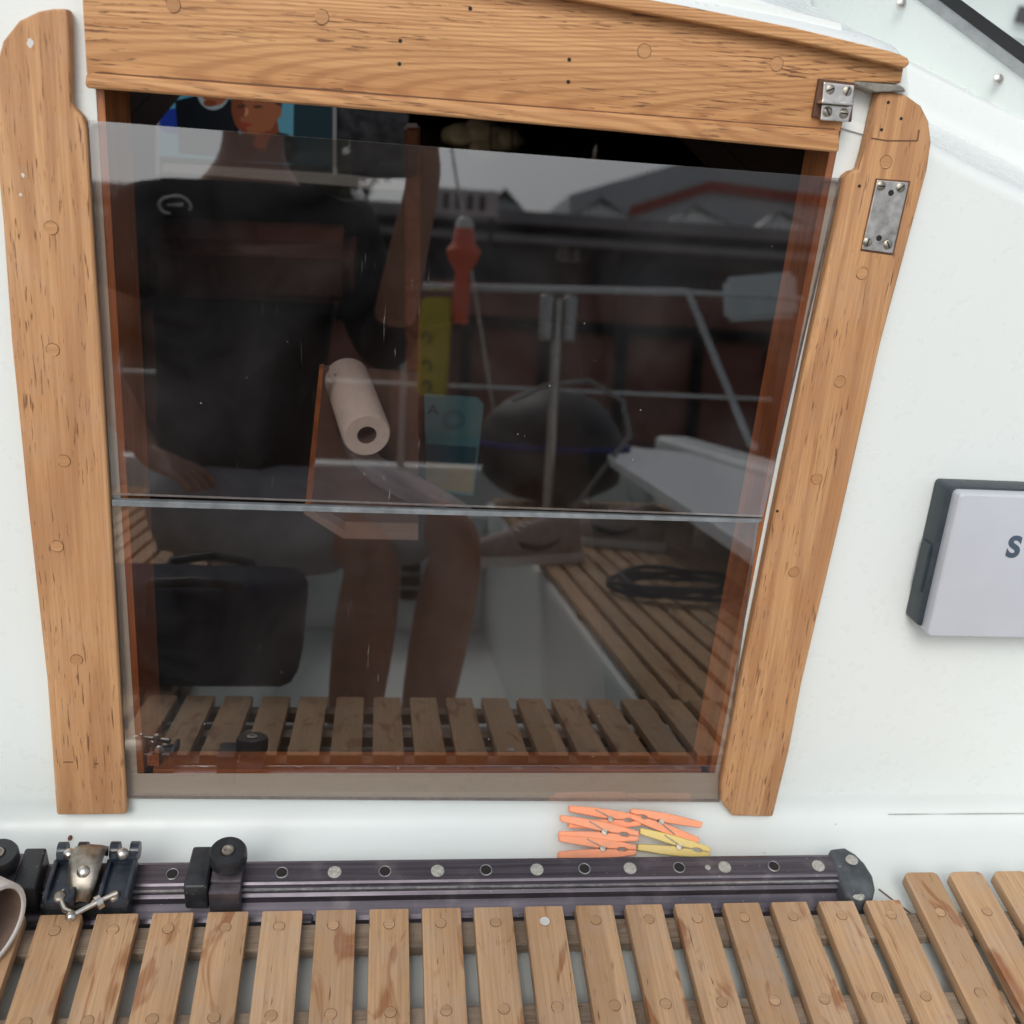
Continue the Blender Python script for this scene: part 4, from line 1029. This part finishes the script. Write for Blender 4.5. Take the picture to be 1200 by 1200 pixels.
# arm that holds the phone up: forearm almost vertical, hand wrapped round the phone's edge
s_ = v(SHL, .055, upc); e_ = v(ELL, .045, s_); wr = phone_c + camR*.075 - camU*.135 - camF*.05
m_ = v(ELL.lerp(wr, .4), .043, e_); w_ = v(wr, (.032, .026), m_)
palm = v(phone_c + camR*.062 - camU*.062 - camF*.030, (.046, .024), w_)
for k in range(4):
    a = v(phone_c + camR*.068 + camU*(-.05+k*.023) - camF*.018, .010, palm); b_ = v(V[a], .0095, a) if False else v(phone_c + camR*.073 + camU*(-.047+k*.024) + camF*.004, .0090, a)
    v(phone_c + camR*.050 + camU*(-.045+k*.024) + camF*.009, .0078, b_)
th = v(phone_c + camR*.045 - camU*.03 - camF*.034, .0125, palm); v(phone_c + camR*.018 - camU*.002 - camF*.028, .0100, th)
# other arm rests on the thigh
s_ = v(SHR, .055, upc); e_ = v(ELR, .045, s_); m_ = v(ELR.lerp(WRR, .4), .042, e_); w_ = v(WRR, (.028, .024), m_)
palm = v(WRR+Vector((.045, .05, -.015)), (.038, .018), w_)
for k in range(4):
    a = v(WRR+Vector((.085-.012*k+.01, .070+.020*k-.02, -.018)), .0095, palm); b_ = v(WRR+Vector((.118-.012*k, .092+.022*k-.02, -.026)), .0085, a); v(WRR+Vector((.135-.010*k, .102+.024*k-.02, -.048)), .0075, b_)
th = v(WRR+Vector((.075, .03, -.012)), .011, palm); v(WRR+Vector((.105, .035, -.022)), .009, th)
for side, kn in ((-1, kL), (1, kR)):
    hp = v((-.36+side*.09, -1.18, .12), .080, pel); md = v((Vector((-.36+side*.09, -1.16, .12))+kn)/2+Vector((0, 0, .02)), .074, hp); k_ = v(kn, .060, md)
    ft = Vector((kn.x-(.09 if side > 0 else .05), kn.y+.10, -.44)); cf = v(kn.lerp(ft, .35)+Vector((0, -.03, 0)), .064, k_); an = v(ft, .038, cf); v(ft+Vector((0, .0, -.045)), .036, an); v(ft+Vector((side*.01, .13, -.055)), (.04, .022), len(V)-1)
skin('body', V, E, RD, SKIN, per)
# shirt and shorts: looser skins over the same joints
V, E, RD = [], [], []
a = v((-.36, -1.25, .12), (.19, .15)); b = v((-.355, -1.24, .32), (.185, .14), a); c = v((-.345, -1.22, .54), (.20, .14), b); d = v((-.335, -1.20, .70), (.18, .11), c); v((-.332, -1.19, .765), (.085, .07), d)
for sh, el in ((SHL, ELL), (SHR, ELR)):
    s_ = v(sh, .082, d); q_ = v(sh.lerp(el, .55), .072, s_)
    if sh is SHL: q_ = v(el, .062, q_); v(el.lerp(wr, .30), .055, q_)
skin('tshirt', V, E, RD, SHIRT, per)
V, E, RD = [], [], []
a = v((-.36, -1.30, .13), (.13, .11))
for side, kn in ((-1, kL), (1, kR)):
    h0 = Vector((-.36+side*.10, -1.15, .12)); hp = v(h0, .105, a); md = v(h0.lerp(kn, .55)+Vector((0, 0, .015)), .108, hp); v(h0.lerp(kn, .94)+Vector((0, 0, .01)), .098, md)
skin('shorts', V, E, RD, SHORTS, per)
hc = Vector((-.32, -1.135, 1.00))-pw
bm = NB(); ellip(bm, hc+Vector((0, -.025, .045)), (.088, .098, .085), 3)
for v_ in bm.verts: v_.co += .004*Vector((mn.noise(v_.co*30), mn.noise(v_.co*30+Vector((3, 3, 3))), 0))
link('hair', bm, HAIR, per, smooth=180)
bm = NB(); tube(bm, [hc+Vector(p) for p in ((0, .082, .03), (0, .10, .0), (0, .112, -.02), (0, .095, -.03))], [.008, .011, .016, .008], 8); link('nose', bm, SKIN, per, smooth=180)
for s in (-1, 1):
    bm = NB(); ellip(bm, hc+Vector((s*.031, .083, .018)), (.013, .008, .009), 2); e = link('eye', bm, WPVC, per, smooth=180)
    bm = NB(); ellip(bm, hc+Vector((s*.031, .0895, .018)), (.005, .003, .005), 2); link('iris', bm, SLOT, e, smooth=180)
    bm = NB(); ellip(bm, hc+Vector((s*.084, -.01, .0)), (.012, .022, .032), 2); link('ear', bm, SKIN, per, smooth=180)
bm = NB(); tube(bm, [hc+Vector(p) for p in ((-.024, .086, -.046), (0, .094, -.048), (.024, .086, -.046))], [.003, .006, .003], 8); link('mouth', bm, plain('lips', (.35, .1, .08), .5), per, smooth=180)
# T-shirt emblem outline
bm = NB(); e0 = RY(207, 241, -1.085)-pw
tube(bm, [e0+Vector((.026*math.cos(t)*(1+.25*(math.cos(t) < -.6)), .0, .018*math.sin(t))) for t in [j*math.pi/12 for j in range(24)]], .0022, 6, closed=True)
tube(bm, [e0+Vector((-.018, 0, 0)), e0+Vector((.012, 0, .003))], [.001, .004], 6); link('shirt_emblem', bm, WPVC, per)
# phone
pm = (Matrix((camR, camU, -camF)).transposed()).to_4x4(); pm.translation = phone_c - camF*.004
ph = empty('phone', 'dark phone held up in front of the hatch to take the picture', 'phone', mat=pm)
bm = NB(); poly(bm, rrect(-.055, -.115, .055, .045, .01), -.004, .0, .002) ; bmesh.ops.translate(bm, verts=bm.verts, vec=(0, 0, .006)); link('phone_body', bm, BLK, ph)

# ------------------------------------------------------------------ surroundings
def water():
    m = Mat('harbour_water', (.02, .028, .025), .08); n1 = m.noise(1.2, 4, (1, 2.2, 1)); m.bump(n1, .5, .08); return m.m
bm = NB(); sheet(bm, [(-900, -900, -1.5), (900, -900, -1.5), (900, 900, -1.5), (-900, 900, -1.5)]); tag(link('harbour_water', bm, water()), 'harbour water around the boat', kind='structure')
def el(py, Y, px=700): return RY(px, py, Y).z
QY = -26
bm = NB(); box(bm, (-80, QY-60, -3), (90, QY, el(338, QY))); tag(link('quay', bm, plain('brick_quay', (.38, .16, .12), .85, 0, .35, .8)), 'reddish brick quay across the water', kind='structure')
bm = NB()
for j in range(26):
    x = -20+j*2.0; box(bm, (x, QY+.0, -1.6), (x+.25, QY+.25, el(384, QY)))
box(bm, (-30, QY+.02, el(390, QY)), (60, QY+.3, el(378, QY)))
tag(link('quay_fendering', bm, plain('dark_timber', (.03, .022, .02), .9, 0, .3, 2)), 'dark timber piles along the foot of the brick quay', 'piles')
BY = -60
wh = empty('warehouse', 'long low dark warehouse with pale eaves on the far quay', 'building', (10, BY, 0)); w0 = wh.location.copy()
xl_ = RY(480, 300, BY).x-30; xr_ = RY(960, 300, BY).x+25; zt = el(272, BY); zb = el(338, QY)
bm = NB(); box(bm, (xl_, BY-14, zb-2), (xr_, BY, zt)); bmesh.ops.translate(bm, verts=bm.verts, vec=-w0); link('wall', bm, plain('dark_cladding', (.06, .065, .08), .7, 0, .4, .15), wh)
bm = NB(); box(bm, (xl_-1, BY-15, zt), (xr_+1, BY+1.5, el(257, BY)), .05); box(bm, (xl_-1, BY+.5, zt-1.0), (xr_+1, BY+1.6, zt-.6)); bmesh.ops.translate(bm, verts=bm.verts, vec=-w0); link('roof', bm, plain('grey_eaves', (.34, .37, .38), .6, 0, .2, .3), wh)
for j in range(9):
    x = xl_+6+j*5.2; bm = NB(); box(bm, (x, BY-.1, zb), (x+3.2, BY+.12, zt-1.3)); bmesh.ops.translate(bm, verts=bm.verts, vec=-w0)
    link('door' if j % 2 else 'window', bm, plain('bay_%s' % ('blue' if j % 2 else 'brown'), (.02, .045, .065) if j % 2 else (.07, .035, .03), .5, 0, .3, .5), wh)
pE = RY(684, 308, BY+.3)-w0
text('EB', 1.3, plain('white_letters', (.6, .6, .6), .6), wh, Matrix.Translation(pE+Vector((-.3, .45, 0))) @ Matrix.Rotation(R(90), 4, 'X') @ Matrix.Rotation(R(180), 4, 'Y'), .03)
SKY_ = plain('tent_white', (.8, .82, .8), .5, 0, .06, .3)
for j, (x0, x1, xp, yp) in enumerate(((568, 618, 592, 221), (672, 745, 712, 237), (782, 862, 832, 250), (885, 965, 925, 262))):
    A_ = RY(x0, 250+(x0-570)*.1, BY); B_ = RY(x1, 250+(x1-570)*.1, BY); P_ = RY(xp, yp, BY); zb_ = el(257.5, BY); dep = B_.x-A_.x
    t = empty('roof_skylight', ['small leftmost glazed pyramid skylight on the warehouse roof', 'glazed pyramid skylight second from the left on the warehouse roof', 'glazed pyramid skylight third from the left on the warehouse roof', 'rightmost glazed pyramid skylight on the warehouse roof'][j], 'skylight', (A_.x, BY, zb_), 'pyramid skylights along the warehouse roof')
    ht_ = max(1.5, P_.z-zb_); bm = NB(); q = [bm.verts.new(p) for p in ((0, 0, 0), (dep, 0, 0), (dep, -dep, 0), (0, -dep, 0))]; a_ = bm.verts.new((dep/2, -dep/2, ht_)); bm.faces.new(q)
    for k in range(4): bm.faces.new((q[k], q[(k+1) % 4], a_))
    link('glazing', bm, SKY_, t)
    bm = NB()
    for k in range(0, 7): tube(bm, [(dep*k/6, .03, 0), (dep/2, -dep/2+.03, ht_+.03)], .05, 5)
    link('glazing_bars', bm, RUB, t)
bm = NB(); BG = -95
gx0 = RY(668, 230, BG).x; gx1 = RY(830, 200, BG).x; gx2 = RY(1100, 260, BG).x
prof_ = [(gx0, 0), (gx0, RY(670, 228, BG).z), (RY(800, 193, BG).x, RY(800, 190, BG).z), (gx2, RY(1100, 150, BG).z), (gx2, 0)]
hl = empty('shed', 'large pale grey gabled shed with a red roof stripe behind the warehouse', 'building', (gx1, BG, 0))
bm = NB(); vs_ = [bm.verts.new((x-gx1, 0, z)) for x, z in prof_]; vk = [bm.verts.new((x-gx1, -30, z)) for x, z in prof_]; bm.faces.new(vs_); bm.faces.new(vk)
for i in range(5): bm.faces.new((vs_[i], vs_[(i+1) % 5], vk[(i+1) % 5], vk[i]))
link('wall', bm, plain('pale_cladding', (.68, .74, .75), .6, 0, .04, .1), hl)
bm = NB()
ls = [(RY(738, 254, BG+.5)), (RY(832, 224, BG+.5)), (RY(1000, 246, BG+.5))]
for a_, b_ in zip(ls, ls[1:]):
    o_2 = Vector((gx1, BG, 0)); bm.faces.new([bm.verts.new(p-o_2) for p in (a_, b_, b_+Vector((0, 0, .9)), a_+Vector((0, 0, .9)))])
link('red_stripe', bm, plain('red_trim', (.5, .07, .03), .6, 0, .1, .5), hl)
# tree on the far quay and lattice mast
def tree(px, py, Y, hgt, label):
    c = RY(px, py, Y); t = empty('tree', label, 'tree', (c.x, Y, zb))
    bm = NB(); tube(bm, [(0, 0, 0), (.1, 0, hgt*.4), (0, .1, hgt*.8)], [.25, .18, .06], 8)
    for k in range(6):
        a = k*1.1; tube(bm, [(0, 0, hgt*(.35+.07*k)), (math.cos(a)*hgt*.2, math.sin(a)*hgt*.2, hgt*(.5+.07*k))], [.09, .03], 6)
    link('trunk', bm, plain('bark', (.07, .05, .035), .9), t)
    bm = NB()
    for k in range(1500):
        a = random.uniform(0, 6.28); u = random.random()**.4; el_ = random.uniform(-1, 1); r = hgt*.36*u*(.8+.3*math.sin(a*3+el_*4))
        p = Vector((r*math.cos(a)*math.cos(el_*1.3), r*math.sin(a)*math.cos(el_*1.3), hgt*.66+r*math.sin(el_*1.4)*1.1)); s = .16
        d1 = Vector((random.uniform(-1, 1), random.uniform(-1, 1), random.uniform(-1, 1))).normalized()*s*2; d2 = d1.orthogonal().normalized()*s
        bm.faces.new([bm.verts.new(p+x) for x in (-d1, d2, d1, -d2)])
    link('crown', bm, plain('foliage', (.05, .085, .025), .7, 0, .5, 1.5), t)
tree(372, 205, -48, 9.5, 'green tree on the far quay, mirrored beside the photographer')
tree(335, 205, -52, 8.5, 'lower green tree half hidden behind the photographer')
ma = RY(888, 230, -58); lm = empty('lattice_mast', 'grey lattice mast on the far quay before the pale shed', 'mast', (ma.x, -44, zb)); bm = NB()
for dx, dy in ((-.4, 0), (.4, 0), (0, .5)): tube(bm, [(dx, dy, 0), (dx, dy, 16)], .06, 5)
for k in range(16):
    tube(bm, [(-.4, 0, k), (.4, 0, k+1)], .04, 4); tube(bm, [(.4, 0, k), (-.4, 0, k+1)], .04, 4)
link('lattice', bm, plain('mast_grey', (.12, .13, .14), .6), lm)
sg = RY(534, 228, -55); s_o = empty('sign_board', 'white roof sign board with dark bars at the left of the warehouse', 'sign', (sg.x, -55, sg.z-1.2))
bm = NB(); box(bm, (-2.2, -.1, .2), (2.2, .1, 1.5), .02); link('panel', bm, SKY_, s_o)
bm = NB()
for k in range(6): box(bm, (-1.9+k*.62, .1, .45), (-1.55+k*.62, .13, 1.25))
link('dark_bars', bm, RUB, s_o)
bm = NB(); box(bm, (-2, -.05, -3), (-1.8, .05, .2)); box(bm, (1.8, -.05, -3), (2, .05, .2)); link('leg', bm, RUB, s_o)

# boats moored ahead, seen through the windscreen glass
def yacht(x, y, rz, L, label):
    t = empty('moored_yacht', label, 'boat', group='white yachts moored ahead'); t.matrix_world = Matrix.Translation((x, y, -1.5)) @ Matrix.Rotation(rz, 4, 'Z')
    bm = NB(); rings = []
    for (u, w, zz) in ((-.5, .12, 1.0), (-.45, .30, .98), (-.2, .34, .95), (.15, .28, 1.0), (.38, .14, 1.1), (.5, .01, 1.2)):
        rings.append([bm.verts.new(q) for q in ((u*L, -w*L*.45, zz), (u*L, -w*L*.38, .1), (u*L, 0, -.2), (u*L, w*L*.38, .1), (u*L, w*L*.45, zz), (u*L, 0, zz+.06))])
    for A, B in zip(rings, rings[1:]):
        for k in range(6): bm.faces.new((A[k], A[(k+1) % 6], B[(k+1) % 6], B[k]))
    bm.faces.new(rings[0]); bm.faces.new(rings[-1]); link('hull', bm, GEL, t, smooth=60)
    bm = NB(); poly(bm, [(-.15*L, -.09*L), (.22*L, -.05*L), (.25*L, 0), (.22*L, .05*L), (-.15*L, .09*L)], 1.0, 1.55, .1); cb = link('cabin', bm, GEL, t)
    bm = NB(); 
    for s in (-1, 1): box(bm, (-.05*L, s*.086*L-.02, 1.2), (.08*L, s*.086*L+.02, 1.38))
    link('window', bm, SLOT, cb)
    bm = NB(); tube(bm, [(.05*L, 0, 1), (.05*L, 0, L*1.3)], .07, 8); tube(bm, [(.05*L, 0, 2.3), (-.4*L, 0, 2.3)], .06, 8); ms_ = link('mast', bm, STEEL, t)
    bm = NB(); tube(bm, [(.5*L, 0, 1.2), (.05*L, 0, L*1.28), (-.5*L, 0, 1.0)], .015, 4); tube(bm, [(.05*L, -.12*L, 1), (.05*L, 0, L*1.1), (.05*L, .12*L, 1)], .015, 4); link('rigging', bm, STEEL, t)
for k, (x, y, rz, L, lb_) in enumerate(((8, 12, R(-60), 9, 'nearest white moored yacht seen through the windscreen glass'), (16, 17, R(-70), 10, 'second white moored yacht behind the nearest one'), (13, 26, R(-65), 11, 'farthest white moored yacht beyond the windscreen'))): yacht(x, y, rz, L, lb_)
